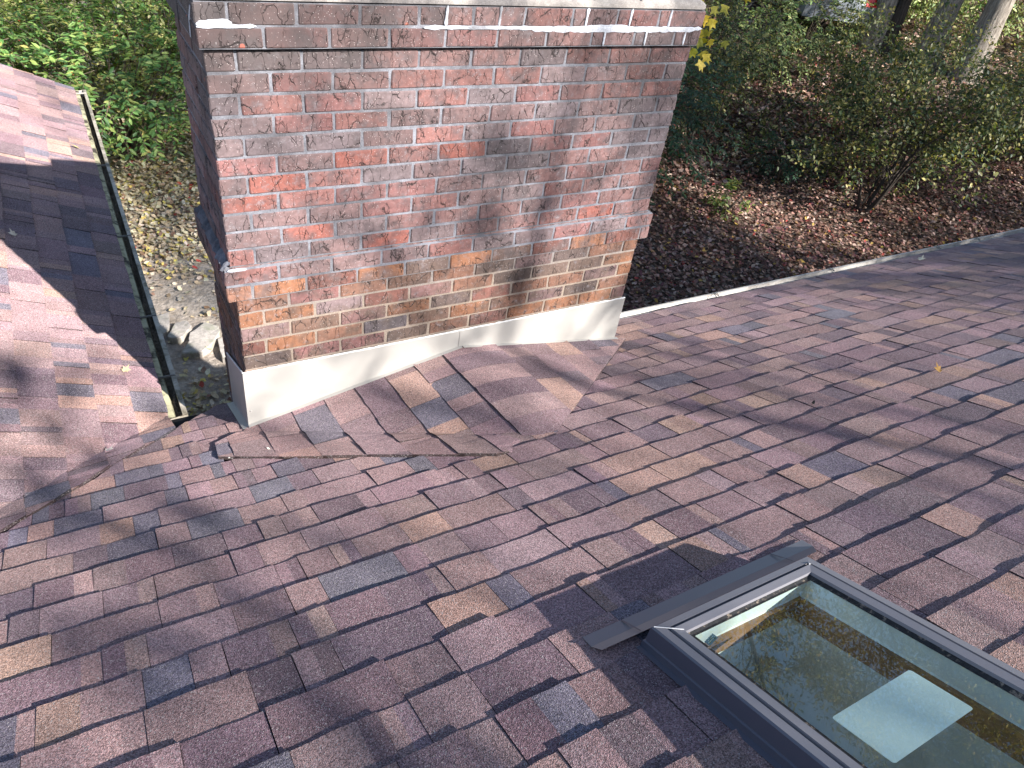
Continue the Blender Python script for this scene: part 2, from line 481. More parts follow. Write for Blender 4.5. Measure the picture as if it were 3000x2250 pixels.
def build_litter():
    parts = []
    # dense carpet to the right of the chimney
    def near(n):
        x = NP.uniform(2.5, 16, n); y = NP.uniform(1.0, 10.5, n)
        z = ground_arr(x[:1], y[:1])[0]; k = seen(x, y, np.full(n, -3.9)); return x[k], y[k]
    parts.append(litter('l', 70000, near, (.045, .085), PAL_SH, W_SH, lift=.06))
    def far(n):
        x = NP.uniform(4, 30, n); y = NP.uniform(6, 24, n); k = seen(x, y, np.full(n, -3.2)); return x[k], y[k]
    parts.append(litter('l', 52000, far, (.09, .15), PAL_SH[:4] + [(.50, .40, .28)], [3, 4, 3, 4, 4], lift=.08))
    P = [np.concatenate([p[i] for p in parts]) for i in range(5)]
    o = leaf_obj('leaf_litter', CR, *P, 'litter')
    tag(o, 'thick brown and reddish carpet of fallen leaves under the trees beyond the right gutter', 'leaf litter', kind='stuff')
    # pale sunlit litter on the left, thinning to bare soil towards the house
    def left(n):
        x = NP.uniform(-1.5, 3.0, n); y = NP.uniform(2.0, 10.5, n)
        dens = np.clip((y - 5.1) / 1.3, .05, 1)
        dens = np.where(y < 3.95, np.clip(.5 - (y - 3.2) * .9, .06, .5), dens)
        k = (NP.uniform(0, 1, n) < dens) & seen(x, y, np.full(n, -4.0)); return x[k], y[k]
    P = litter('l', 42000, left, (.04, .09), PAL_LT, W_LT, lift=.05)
    o = leaf_obj('leaf_litter', CR, *P, 'litter')
    tag(o, 'pale tan and yellow fallen leaves on the bare soil between the left gutter and chimney', 'leaf litter', kind='stuff')
build_litter()

def flagstone(pts, label, h=.075):
    c = centroid([(x, y, 0) for x, y in pts]); gz = ground(c[0], c[1])
    m = MB(); P = []
    for i, (x, y) in enumerate(pts):      # refine outline with small breaks
        x2, y2 = pts[(i + 1) % len(pts)]
        for t in (0, .33, .66):
            P.append((x + (x2 - x) * t + RND.uniform(-.008, .008), y + (y2 - y) * t + RND.uniform(-.008, .008)))
    n = len(P)
    top = [(c[0] + (x - c[0]) * .96, c[1] + (y - c[1]) * .96, gz + h + RND.uniform(-.003, .003)) for x, y in P]
    mid = [(x, y, gz + h - .01) for x, y in P]; bot = [(x, y, gz - .05) for x, y in P]
    V = top + mid + bot + [(c[0], c[1], gz + h + .003)]
    F = [(3 * n, i, (i + 1) % n) for i in range(n)]
    for a, b in ((0, n), (n, 2 * n)):
        F += [(a + i, b + i, b + (i + 1) % n, a + (i + 1) % n) for i in range(n)]
    m.add(V, F)
    o = m.build('flagstone', 'stone', origin=(c[0], c[1], gz))
    tag(o, label, 'flagstone', 'flagstones in the soil behind the chimney')
flagstone([(.24, 4.27), (.43, 4.42), (.53, 4.3), (.52, 4.21), (.38, 3.98), (.28, 3.91), (.1, 3.95), (.2, 4.12)], 'largest grey flagstone with pale raised edge, set in soil close to the chimney')
flagstone([(.03, 4.29), (.15, 4.49), (.26, 4.5), (.28, 4.39), (.17, 4.22), (.06, 4.23)], 'greenish lichen-tinted flagstone between the biggest flagstone and the left gutter')
flagstone([(-.10, 4.66), (.12, 4.70), (.07, 4.42), (-.03, 4.3), (-.09, 4.42)], 'small grey flagstone touching the shadow right beside the left gutter')
flagstone([(.46, 4.06), (.51, 4.09), (.62, 3.91), (.55, 3.71), (.44, 3.75)], 'thin buff flagstone sliver half hidden behind the chimney')

# ------------------------------------------------------------------ shingles
TANP = .4231; Z0 = -1.5373; YE = .345; XE = -.285; ZC = -1.803   # main plane z=Z0-y*TANP ; left plane z=ZC-x*TANP
CP = 1 / math.sqrt(1 + TANP ** 2); SP = TANP * CP
EXPO = .1435
SH_COLS = [(.235, .162, .172), (.220, .152, .152), (.295, .198, .165), (.170, .116, .130), (.130, .118, .145), (.260, .178, .170), (.140, .102, .118)]
SH_W = [5, 5, 2.0, 3.5, 2.0, 3.5, 2.4]

def sh_col():
    c = RND.choices(SH_COLS, SH_W)[0]; f = RND.uniform(.85, 1.15)
    return tuple(x * f * RND.uniform(.97, 1.03) for x in c)

def clip(poly, fl, fn):
    """poly [(u,v,h)], fl edge flags (edge i -> i+1); keep fn>=0; the cut edge is flagged as outer"""
    d = [fn(p[0], p[1]) for p in poly]
    if all(x >= 0 for x in d): return poly, fl
    if all(x < 0 for x in d): return [], []
    P = []; Fg = []
    n = len(poly)
    for i in range(n):
        j = (i + 1) % n; a, b = poly[i], poly[j]
        if d[i] >= 0:
            P.append(a)
            if d[j] >= 0: Fg.append(fl[i])
            else:
                t = d[i] / (d[i] - d[j]); Fg.append(fl[i]); P.append(tuple(a[k] + (b[k] - a[k]) * t for k in range(3))); Fg.append(1)
        elif d[j] >= 0:
            t = d[i] / (d[i] - d[j]); P.append(tuple(a[k] + (b[k] - a[k]) * t for k in range(3))); Fg.append(fl[i])
    return P, Fg

def make_tab(u0, u1, vt, vb, ht, hb, mapf, clips, folds, cols, flip=False, nv=1, butt=None, depth=.012, topwall=False):
    n = max(2, int(round((u1 - u0) / .045)))
    us = [u0 + (u1 - u0) * i / n for i in range(n + 1)]
    jb = [(RND.uniform(-.0022, .0022), RND.uniform(-.0008, .0008)) for _ in us]
    w0 = RND.uniform(0, 6)
    m = MB()
    for i in range(n):
        col = cols((us[i] + us[i + 1]) / 2)
        for q in range(nv):
            a, b = q / nv, (q + 1) / nv
            def P(ii, t):
                dv = jb[ii][0] * t; dh = (jb[ii][1] + .0016 * math.sin(w0 + us[ii] * 17)) * t
                return (us[ii], vt + (vb - vt) * t + dv, ht + (hb - ht) * t + dh)
            poly = [P(i, a), P(i + 1, a), P(i + 1, b), P(i, b)]
            fl = [1 if (q == 0 and topwall) else 0, 1 if i == n - 1 else 0, 1 if q == nv - 1 else 0, 1 if i == 0 else 0]
            for c in clips:
                if poly: poly, fl = clip(poly, fl, c)
            if len(poly) < 3: continue
            pieces = [(poly, fl)]
            for e in folds:
                nxt = []
                for pp, ff in pieces:
                    A = clip(pp, ff, e); B = clip(pp, ff, lambda u, v: -e(u, v))
                    nxt += [x for x in (A, B) if len(x[0]) >= 3]
                pieces = nxt
            for pp, ff in pieces:
                T = [mapf(*x) for x in pp]
                m.face(T[::-1] if flip else T, col)
                for k in range(len(pp)):
                    if ff[k]:
                        a_, b_ = pp[k], pp[(k + 1) % len(pp)]
                        lo_a = (a_[0], a_[1], a_[2] - depth); lo_b = (b_[0], b_[1], b_[2] - depth)
                        Q = [T[k], mapf(*lo_a), mapf(*lo_b), T[(k + 1) % len(pp)]]
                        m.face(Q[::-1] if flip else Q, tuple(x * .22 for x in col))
    return m

class Field:
    """a roof slope laid in courses; the largest seen pieces are parts, the rest one joined part"""
    def __init__(s, root, limit): s.root = root; s.tabs = []; s.limit = limit
    def add(s, m):
        if not m.f: return
        c = centroid(m.v); pr = camproj(c); sc_ = 0
        if pr and -250 < pr[0] < 3250 and -250 < pr[1] < 2500:
            a = [camproj(v) for v in m.v]
            a = [x for x in a if x]
            if a:
                sc_ = (max(x[0] for x in a) - min(x[0] for x in a)) * (max(x[1] for x in a) - min(x[1] for x in a))
                if not (0 <= pr[0] <= 3000 and 0 <= pr[1] <= 2250): sc_ *= .3
        s.tabs.append((sc_, c, m))
    def finish(s):
        s.tabs.sort(key=lambda t: -t[0]); rest = MB()
        for i, (sc_, c, m) in enumerate(s.tabs):
            if i < s.limit and sc_ > 0: m.build('shingle', 'shingle', s.root, origin=c)
            else:
                off = len(rest.v); rest.v += m.v; rest.f += [tuple(a + off for a in f) for f in m.f]; rest.c += m.c
        if rest.f:
            o = rest.build('shingle_field', 'shingle', s.root); o['kind'] = 'stuff'

def courses(field, rows, u_min, u_max, mapf, clips, folds, v_of_row, flip=False, skip=None, hole=None):
    """laminated shingles one metre long, each with teeth of random width"""
    for r in rows:
        vb = v_of_row(r)
        vt = vb - EXPO - .022
        u = u_min - RND.uniform(0, .9)
        blend = sh_col(); left = 0
        while u < u_max:
            L = .98; end = u + L; tooth = RND.random() < .5
            uu = u
            while uu < end - .02:
                wd = RND.choice((.07, .10, .13, .15, .18, .22)) * RND.uniform(.9, 1.15)
                if end - uu - wd < .07: wd = end - uu
                u1 = uu + wd
                if u1 > u_min and uu < u_max:
                    c0 = sh_col(); c1 = sh_col() if RND.random() < .4 else c0; sp_ = uu + wd * RND.uniform(.35, .8)
                    f = RND.uniform(.94, 1.06)
                    cf = (lambda c0, c1, sp_, f: (lambda x: c0 if x < sp_ else tuple(a * f for a in c1)))(c0, c1, sp_, f)
                    hb = (.0096 if tooth else .0074) + RND.uniform(-.0008, .0016)
                    ht = .0018 if tooth else .0006
                    gap = .0009 if u1 < end - .01 else .0022
                    dv = (0 if tooth else RND.uniform(0, .002))
                    if not (skip and skip((uu + u1) / 2, vb - EXPO / 2)):
                        arg = (uu + gap, u1 - gap * .3, vt, vb - dv, ht, hb, mapf)
                        if hole and uu < hole[1] and u1 > hole[0] and vt < hole[3] and vb > hole[2]:
                            st = RND.getstate(); whole = MB()
                            sides = [[lambda u, v: hole[0] - u], [lambda u, v: u - hole[1]],
                                     [lambda u, v: hole[2] - v, lambda u, v: u - hole[0], lambda u, v: hole[1] - u],
                                     [lambda u, v: v - hole[3], lambda u, v: u - hole[0], lambda u, v: hole[1] - u]]
                            for sd in sides:
                                RND.setstate(st); mm = make_tab(*arg, clips + sd, folds, cf, flip)
                                off = len(whole.v); whole.v += mm.v; whole.f += [tuple(a + off for a in f) for f in mm.f]; whole.c += mm.c
                            field.add(whole)
                        else:
                            field.add(make_tab(*arg, clips, folds, cf, flip))
                tooth = (not tooth) if RND.random() < .8 else tooth
                uu = u1
            u = end

def wob(x, y):
    return .0035 * mnoise.noise((x * .9, y * .9, 5.0)) + .0022 * mnoise.noise((x * 4.1, y * 4.1, 9.0))

# main slope ------------------------------------------------
def map_main(u, v, h):
    h2 = h + wob(u, v)
    v2 = v + .004 * mnoise.noise((u * 1.7, v * 2.0, 2.0))
    return (u, v2 * CP + h2 * SP, Z0 - v2 * SP + h2 * CP)

SKX0, SKX1, SKY0, SKY1 = .478, .973, -1.885, -2.92     # skylight outline in plan (y0 is the low end)
roof = empty('roof', (0, YE, Z0 - YE * TANP))
roof.location = (0, 0, 0)
tag(roof, 'main brown shingled roof slope running down past the chimney to the white gutter', 'roof', 'shingled roof slopes', 'structure')
F = Field(roof, 300)
def sk_skip(u, v):
    y = v * CP
    if SKX0 + .16 < u < SKX1 - .16 and SKY1 + .05 < y < SKY0 - .05: return True
    if .12 < u < 1.8 and .12 < y: return True
    if .15 < u < 1.45 and y > -.22: return True
    if .45 < u < 1.15 and y > -.44: return True
    y = v * CP
    O = [(.0, -.02), (-.09, -.10), (-.10, -.22), (.66, -.70), (.88, -.66), (1.72, -.08), (1.70, -.02)]
    ins = True
    for i in range(len(O)):
        ax, ay = O[i]; bx, by = O[(i + 1) % len(O)]
        if (bx - ax) * (y - ay) - (by - ay) * (u - ax) < 0: ins = False
    return ins
VE = (YE + .012) / CP
courses(F, range(0, 27), -3.4, 9.5, map_main, [lambda u, v: u - v * CP + .44 + .012 * math.sin(u * 23)], [], lambda r: VE - r * EXPO, flip=True, skip=sk_skip,
        hole=(SKX0 + .004, SKX1 - .004, (SKY1 + .004) / CP, (SKY0 - .004) / CP))
F.finish()
# boards under the shingles, fascia and wall
def deck_main():
    m = MB(); nx, ny = 60, 24
    for zoff, in ((-.014,),):
        x0, x1 = -3.4, 9.5; y0, y1 = -3.4, YE
        pts = []
        for j in range(ny + 1):
            for i in range(nx + 1):
                y = y0 + (y1 - y0) * j / ny
                xl = max(x0, y - .66)
                x = xl + (x1 - xl) * i / nx
                pts.append((x, y, Z0 - y * TANP + zoff))
        m.add(pts, [(j * (nx + 1) + i, j * (nx + 1) + i + 1, (j + 1) * (nx + 1) + i + 1, (j + 1) * (nx + 1) + i) for j in range(ny) for i in range(nx)
                    if not (SKX0 + .03 < x0 + 1e9)])
    return m
def deck_main2():
    """sheathing with the skylight opening left out"""
    m = MB()
    def q(xa, xb, ya, yb):
        n = 10
        for k in range(n):
            a = ya + (yb - ya) * k / n; b = ya + (yb - ya) * (k + 1) / n
            za, zb = Z0 - a * TANP - .014, Z0 - b * TANP - .014
            m.add([(max(xa, a - .66), a, za), (xb, a, za), (xb, b, zb), (max(xa, b - .66), b, zb)], [(0, 1, 2, 3)])
    q(-4.2, 9.5, SKY0, YE); q(-4.2, SKX0 + .02, SKY1, SKY0); q(SKX1 - .02, 9.5, SKY1, SKY0); q(-4.2, 9.5, -3.4, SKY1)
    return m
deck_main2().build('sheathing', 'deck', roof)
m = MB(); ez = Z0 - YE * TANP
m.box((1.97, YE - .02, ez - .18), (9.5, YE + .0, ez - .03)); m.box((-.27, YE - .02, ez - .18), (-.06, YE + .0, ez - .03)); m.build('fascia', 'gutter', roof)
m = MB(); m.box((-.6, .02, -4.2), (-.04, .1, ez - .04)); m.box((1.98, .02, -4.2), (9.5, .1, ez - .04)); m.build('wall', 'wallp', roof)

# left slope ------------------------------------------------
n1 = Vector((TANP, 0, 1)).normalized(); n2 = Vector((0, TANP, 1)).normalized()
V0 = Vector((-.629, 0, Z0)); dvv = Vector((-1, -1, TANP)).normalized()
mside = n1.cross(dvv).normalized()          # in the left plane, across the valley
ref_pt = Vector((-2, 3, ZC + 2 * TANP))
if (ref_pt - V0).dot(mside) < 0: mside = -mside
ang_f = n1.angle(n2)
Rv = Matrix.Rotation(ang_f, 3, dvv)
if (Rv @ n1 - n2).length > .01: Rv = Matrix.Rotation(-ang_f, 3, dvv)
def left_flat(u, v):   # u = y, v = downslope distance (x/CP)
    return Vector((v * CP, u, ZC - v * SP))
def e_valley(u, v): return (left_flat(u, v) - V0).dot(mside)
cutp = Vector((-.44, 0, Z0)); cutd = (cutp - V0); dcut = (cutd - dvv * cutd.dot(dvv)).length
def map_left(u, v, h):
    p = left_flat(u, v); e = (p - V0).dot(mside)
    h2 = h + wob(p.x, p.y) + (0.004)
    if e < 0:
        q = V0 + Rv @ (p - V0); return tuple(q + n2 * (h2 + .004))
    return tuple(p + n1 * h2)
roofl = empty('roof')
tag(roofl, 'left shingled roof slope half in shade, running down to the mossy gutter', 'roof', 'shingled roof slopes', 'structure')
F = Field(roofl, 300)
VL = (XE + .0) / CP
SH_SAVE = SH_COLS[:]
courses(F, range(0, 22), -3.4, 4.74, map_left,
        [lambda u, v: e_valley(u, v) + dcut + .006 * math.sin(u * 17), lambda u, v: 4.74 - u],
        [e_valley], lambda r: VL - r * EXPO, flip=False)
F.finish()
m = MB()
for k in range(12):
    y0_, y1_ = .34 + (4.73 - .34) * k / 12, .34 + (4.73 - .34) * (k + 1) / 12
    m.add([(XE - .005, y0_, ZC - XE * TANP - .014), (XE - .005, y1_, ZC - XE * TANP - .014), (-3.4, y1_, ZC + 3.4 * TANP - .014), (-3.4, y0_, ZC + 3.4 * TANP - .014)], [(0, 1, 2, 3)])
for k in range(10):
    y0_, y1_ = .34 - (3.0) * k / 10, .34 - 3.0 * (k + 1) / 10
    m.add([(y0_ - .629, y0_, ZC - (y0_ - .629) * TANP - .014), (-3.7, y0_, ZC + 3.7 * TANP - .014), (-3.7, y1_, ZC + 3.7 * TANP - .014), (max(-3.7, y1_ - .629), y1_, ZC - max(-3.7, y1_ - .629) * TANP - .014)], [(0, 1, 2, 3)])
m.build('sheathing', 'deck', roofl)
m = MB(); zl = ZC - XE * TANP
m.box((XE - .02, .345, zl - .18), (XE - .0, 4.72, zl - .03)); m.build('fascia', 'gutter_old', roofl)
m = MB(); m.box((-.62, .36, -4.2), (-.54, 4.5, zl - .0)); m.box((-3.4, 4.42, -4.2), (-.54, 4.5, zl)); m.build('wall', 'wallp', roofl)
m = MB()  # rake board at the far end
m.add([(XE, 4.715, zl - .02), (-3.4, 4.715, ZC + 3.4 * TANP - .02), (-3.4, 4.715, ZC + 3.4 * TANP - .16), (XE, 4.715, zl - .16),
       (XE, 4.735, zl - .02), (-3.4, 4.735, ZC + 3.4 * TANP - .02), (-3.4, 4.735, ZC + 3.4 * TANP - .16), (XE, 4.735, zl - .16)],
      [(0, 1, 2, 3), (7, 6, 5, 4), (0, 4, 5, 1), (3, 2, 6, 7)])
m.build('rake_board', 'gutter_old', roofl)

# cricket behind the chimney -------------------------------
R0 = Vector((.985, 0, -1.336)); AP = Vector((.98, -.82, Z0 + .82 * TANP)); L0 = Vector((-.02, -.035, Z0 + .035 * TANP)); R1 = Vector((2.0, -.10, Z0 + .10 * TANP))
g = (AP - R0).normalized()
nL = (AP - R0).cross(L0 - R0); nL = -nL if nL.z < 0 else nL; nL.normalize()
nR = (AP - R0).cross(R1 - R0); nR = -nR if nR.z < 0 else nR; nR.normalize()
aL = nL.cross(g); aL = -aL if aL.x > 0 else aL
aR = nR.cross(g); aR = -aR if aR.x < 0 else aR
def fold_data(A, B, nA):
    d = (B - A).normalized(); s = nA.cross(d).normalized(); a = nA.angle(n2)
    R = Matrix.Rotation(a, 3, d)
    if (R @ nA - n2).length > .01: R = Matrix.Rotation(-a, 3, d)
    if (R0 - A).dot(s) < 0: s = -s
    return A, s, R
FL = fold_data(L0, AP, nL); FR = fold_data(R1, AP, nR)
BL_R = .13
def cr_flat(u, w):
    return R0 + g * u + (aL * (-w) if w < 0 else aR * w)
def map_cr(u, w, h):
    if abs(w) < BL_R:
        t = (w + BL_R) / (2 * BL_R)
        A = aL * BL_R; B = aR * BL_R
        p = R0 + g * u + A * (1 - t) ** 2 + B * t ** 2
        nn = (nL * (1 - t) + nR * t).normalized()
        return tuple(p + nn * (h + .004))
    p = cr_flat(u, w); nn = nL if w < 0 else nR
    A, s, R = FL if w < 0 else FR
    if (p - A).dot(s) < 0:
        e = -(p - A).dot(s)
        p = A + R @ (p - A); nn = (nn * max(0, 1 - e / .03) + n2 * min(1, e / .03)).normalized(); h = h + .010 * min(1, e / .05) + wob(p.x, p.y) * min(1, e / .05)
    return tuple(p + nn * (h + .004))
def half(ax, ay, bx, by):     # keep the side of line a->b that holds the cricket centre, in plan
    nx_, ny_ = by - ay, -(bx - ax); s = 1 if (1.0 - ax) * nx_ + (-.3 - ay) * ny_ > 0 else -1
    L = math.hypot(nx_, ny_)
    def f(u, w):
        p = cr_flat(u, w); return s * ((p.x - ax) * nx_ + (p.y - ay) * ny_) / L
    return f
outline = [(-.005, -.012), (-.15, -.13), (-.158, -.285), (.713, -.875), (.90, -.885), (.985, -.818), (2.08, -.045), (1.94, -.012)]
cclips = [half(*outline[i], *outline[(i + 1) % len(outline)]) for i in range(len(outline))]
eL = lambda u, w: (cr_flat(u, w) - FL[0]).dot(FL[1]) if w < 0 else 1.0
eR = lambda u, w: (cr_flat(u, w) - FR[0]).dot(FR[1]) if w > 0 else 1.0
cricket = empty('roof_saddle')
tag(cricket, 'small shingled saddle with rounded ridge that sheds water behind the chimney', 'roof saddle', None, 'structure')
F = Field(cricket, 300)
for side in (-1, 1):
    for k in range(0, 9):
        vb = (.10 if side < 0 else .19) + EXPO * (k + 1); vt = vb - EXPO - .02
        u = -.02 - RND.uniform(0, .2)
        while u < 1.3:
            wd = RND.uniform(.12, .34); c0 = sh_col(); c1 = sh_col() if RND.random() < .3 else c0; sp_ = u + wd * .6
            tooth = RND.random() < .5
            mp = lambda a, b, h, sd=side: map_cr(a, sd * b, h)
            cl = [(lambda f, sd: (lambda a, b: f(a, sd * b)))(f, side) for f in cclips]
            fo = [(lambda a, b, sd=side: (eL if sd < 0 else eR)(a, sd * b))]
            F.add(make_tab(u + .0008, u + wd - .0008, vt, vb, .001, (.0058 if tooth else .0036), mp, cl, fo,
                           (lambda c0, c1, s_: (lambda x: c0 if x < s_ else c1))(c0, c1, sp_), flip=(side > 0)))
            u += wd
u = -.02
for wd in (.10, .135, .14, .145, .15, .15, .16):
    c0 = sh_col()
    cl = [(lambda f: (lambda a, b: f(a, -b)))(f) for f in cclips]
    F.add(make_tab(u + .0006, u + wd - .0006, -.19, .10, .0075, .0075, lambda a, b, h: map_cr(a, -b, h), cl, [], (lambda c: (lambda x: c))(c0), nv=8, topwall=True))
    u += wd
F.finish()

# ------------------------------------------------------------------ chimney
W, D, H = 1.9274, .4917, .0682
chim = empty('chimney')
tag(chim, 'weathered red and grey brick chimney with mortar crown and white metal flashing', 'chimney')
BR_COLS = [(.29, .142, .125), (.265, .15, .138), (.24, .155, .148), (.22, .16, .158), (.33, .125, .098), (.20, .155, .158), (.275, .135, .125), (.15, .122, .126)]
BR_W = [4, 5, 5, 4, 1.3, 2, 3.5, .5]
BR_LOW = [(.25, .13, .09), (.20, .12, .09), (.16, .11, .09), (.30, .14, .08), (.13, .095, .085), (.22, .10, .08)]
bricks = []
def brick_mb(x0, x1, y0, y1, z0, z1, face, col):
    """face: which sides show: 'f' front (-y), 'l' left (-x), 'r', 'b'. chamfered, slightly irregular"""
    m = MB(); j = lambda s=.0016: RND.uniform(-s, s)
    ch = .004
    nx = max(2, int((x1 - x0) / .05))
    # shell from two rings (outer face inset) on each axis: build as chamfered box via bmesh
    bm = bmesh.new()
    bmesh.ops.create_cube(bm, size=1)
    for v in bm.verts:
        v.co.x = (x0 if v.co.x < 0 else x1) + j(); v.co.y = (y0 if v.co.y < 0 else y1) + j(); v.co.z = (z0 if v.co.z < 0 else z1) + j(.0012)
    bmesh.ops.bevel(bm, geom=list(bm.edges), offset=ch, segments=1, affect='EDGES', profile=.6)
    bm.verts.ensure_lookup_table()
    for v in bm.verts: v.co += Vector((j(.0008), j(.0008), j(.0008)))
    bm.verts.index_update()
    m.v = [tuple(v.co) for v in bm.verts]; m.f = [tuple(v.index for v in f.verts) for f in bm.faces]; m.c = [col] * len(m.f)
    bm.free(); return m
def bcol(z):
    if z < -.86 and RND.random() < .8: c = RND.choice(BR_LOW)
    else: c = RND.choices(BR_COLS, BR_W)[0]
    f = RND.uniform(.68, .98); return tuple(a * f for a in c)

BUN = .203; JT = .0085; TH = .092
def course(zb, x0, x1, y0, y1, halfstart, rank):
    """one ring of bricks; front and left ones ranked for separate parts"""
    z0, z1 = zb + JT / 2, zb + H - JT / 2
    # front
    u = x0; first = True; items = []
    end = x1
    while u < end - .02:
        L = (BUN / 2 if halfstart else BUN) if first else BUN
        if first: L -= .005
        e = min(u + L - JT, end)
        if end - (u + L) < .045: e = end
        lastb = e >= end - 1e-6
        ydepth = y0 + (BUN - JT if (first and halfstart) else TH)
        pr = RND.uniform(-.001, .0022)
        items.append((0, brick_mb(u, e, y0 - pr, ydepth, z0, z1, 'f', bcol(zb))))
        u += L; first = False
        if lastb: break
    # left side and right side
    for xs, sgn in ((x0, 1), (x1, -1)):
        v = y0 + (BUN if halfstart else TH + JT) 
        while v < y1 - .02:
            e = min(v + BUN - JT, y1)
            if y1 - e < .05: e = y1
            pr = RND.uniform(-.001, .0025)
            a, b = (xs - pr, xs + TH) if sgn > 0 else (xs - TH, xs + pr)
            items.append((1 if sgn > 0 else 2, brick_mb(a, b, v, e, z0, z1, 'l', bcol(zb))))
            v = e + JT
    # back
    u = x0 + TH + JT
    while u < x1 - TH - .03:
        e = min(u + BUN - JT, x1 - TH - JT); items.append((3, brick_mb(u, e, y1 - TH, y1, z0, z1, 'b', bcol(zb)))); u = e + JT
    for k, mm in items: bricks.append((k, zb, mm))
for i in range(1, 12): course(-i * H, 0, W, 0, D, i % 2 == 1, 0)
for i in (12, 13): course(-i * H, -.024, W + .022, -.022, D + .02, i % 2 == 1, 0)
for i in range(14, 46): course(-i * H - .002, .012, W - .012, .0, D - .004, i % 2 == 1, 0)
for i in (1, 0): course(i * H + .006, -.018, W + .006, -.026, D + .026, i == 1, 0)
ranked = []
rest = MB()
nb = 0
bricks.sort(key=lambda t: (t[0], -t[1]))
for k, zb, mm in bricks:
    vis = (k == 0 and zb > -1.36) or (k == 1 and zb > -2.0)
    if vis and nb < 300:
        c = centroid(mm.v); mm.build('brick', 'brick', chim, origin=c); nb += 1
    else:
        off = len(rest.v); rest.v += mm.v; rest.f += [tuple(a + off for a in f) for f in mm.f]; rest.c += mm.c
o = rest.build('brickwork', 'brick', chim); o['kind'] = 'stuff'
# mortar core: finely divided, slightly hollow joints
def core(x0, x1, y0, y1, z0, z1, name='mortar', material='mortar', step=.02, amp=.0016):
    m = MB()
    def sheet(o_, a, b, na, nb_, nrm):
        pts = []
        for j in range(nb_ + 1):
            for i in range(na + 1):
                p = o_ + a * (i / na) + b * (j / nb_)
                d = mnoise.noise(p * 38) * amp
                if i in (0, na) or j in (0, nb_): d = 0
                pts.append(p + nrm * d)
        m.add(pts, [(j * (na + 1) + i, j * (na + 1) + i + 1, (j + 1) * (na + 1) + i + 1, (j + 1) * (na + 1) + i) for j in range(nb_) for i in range(na)])
    X, Y, Z = Vector((x1 - x0, 0, 0)), Vector((0, y1 - y0, 0)), Vector((0, 0, z1 - z0))
    O = Vector((x0, y0, z0))
    nx, ny, nz = [max(2, int(d / step)) for d in (x1 - x0, y1 - y0, z1 - z0)]
    sheet(O, X, Z, nx, nz, Vector((0, -1, 0))); sheet(O + Y, -Y, Z, ny, nz, Vector((-1, 0, 0)))
    m.add([O + X, O + X + Y, O + X + Y + Z, O + X + Z], [(0, 1, 2, 3)]); m.add([O + X + Y, O + Y, O + Y + Z, O + X + Y + Z], [(0, 1, 2, 3)])
    m.add([O + Z, O + X + Z, O + X + Y + Z, O + Y + Z], [(0, 1, 2, 3)]); m.add([O, O + Y, O + X + Y, O + X], [(0, 1, 2, 3)])
    return m.build(name, material, chim)
core(.0035, W - .0035, .0035, D - .004, -11 * H + .001, -.007)
core(-.021, W + .018, -.0185, D + .016, -13 * H + .002, -11 * H - .002)
core(.0155, W - .0155, .0035, D - .008, -4.2, -13 * H - .001)
core(-.0145, W + .0025, -.0225, D + .022, .008, 2 * H + .004)
core(.03, W - .03, .03, D - .03, -.02, .02)
# rows 12-13 wash on the left shoulder
m = MB()
n_ = 40
for i in range(n_):
    a, b = D * i / n_, D * (i + 1) / n_
    w1, w2 = [.026 + .016 * mnoise.noise((t * 33, 0, 0)) for t in (a, b)]
    h1, h2 = [.020 + .022 * mnoise.noise((t * 31, 4, 0)) for t in (a, b)]
    zt = -11 * H - .004
    m.add([(-w1, a - .012, zt), (-w2, b - .012, zt), (-w2 * .55, b - .012, zt + h2 * .8), (-w1 * .55, a - .012, zt + h1 * .8), (.003, b - .012, zt + h2 * 1.4), (.003, a - .012, zt + h1 * 1.4)],
          [(0, 1, 2, 3), (3, 2, 4, 5)])
m.build('mortar_wash', 'mortar', chim)
# thin mortar wash along the front of the corbel
m = MB()
for i in range(60):
    a, b = W * i / 60, W * (i + 1) / 60
    zt = -11 * H - .006
    h1, h2 = [max(.001, .006 + .005 * mnoise.noise((t * 20, 2, 0))) for t in (a, b)]
    m.add([(a, -.019, zt), (b, -.019, zt), (b, .002, zt + h2), (a, .002, zt + h1)], [(0, 1, 2, 3)], (.25, .15, .135))
m.build('mortar_fillet', 'brick', chim)
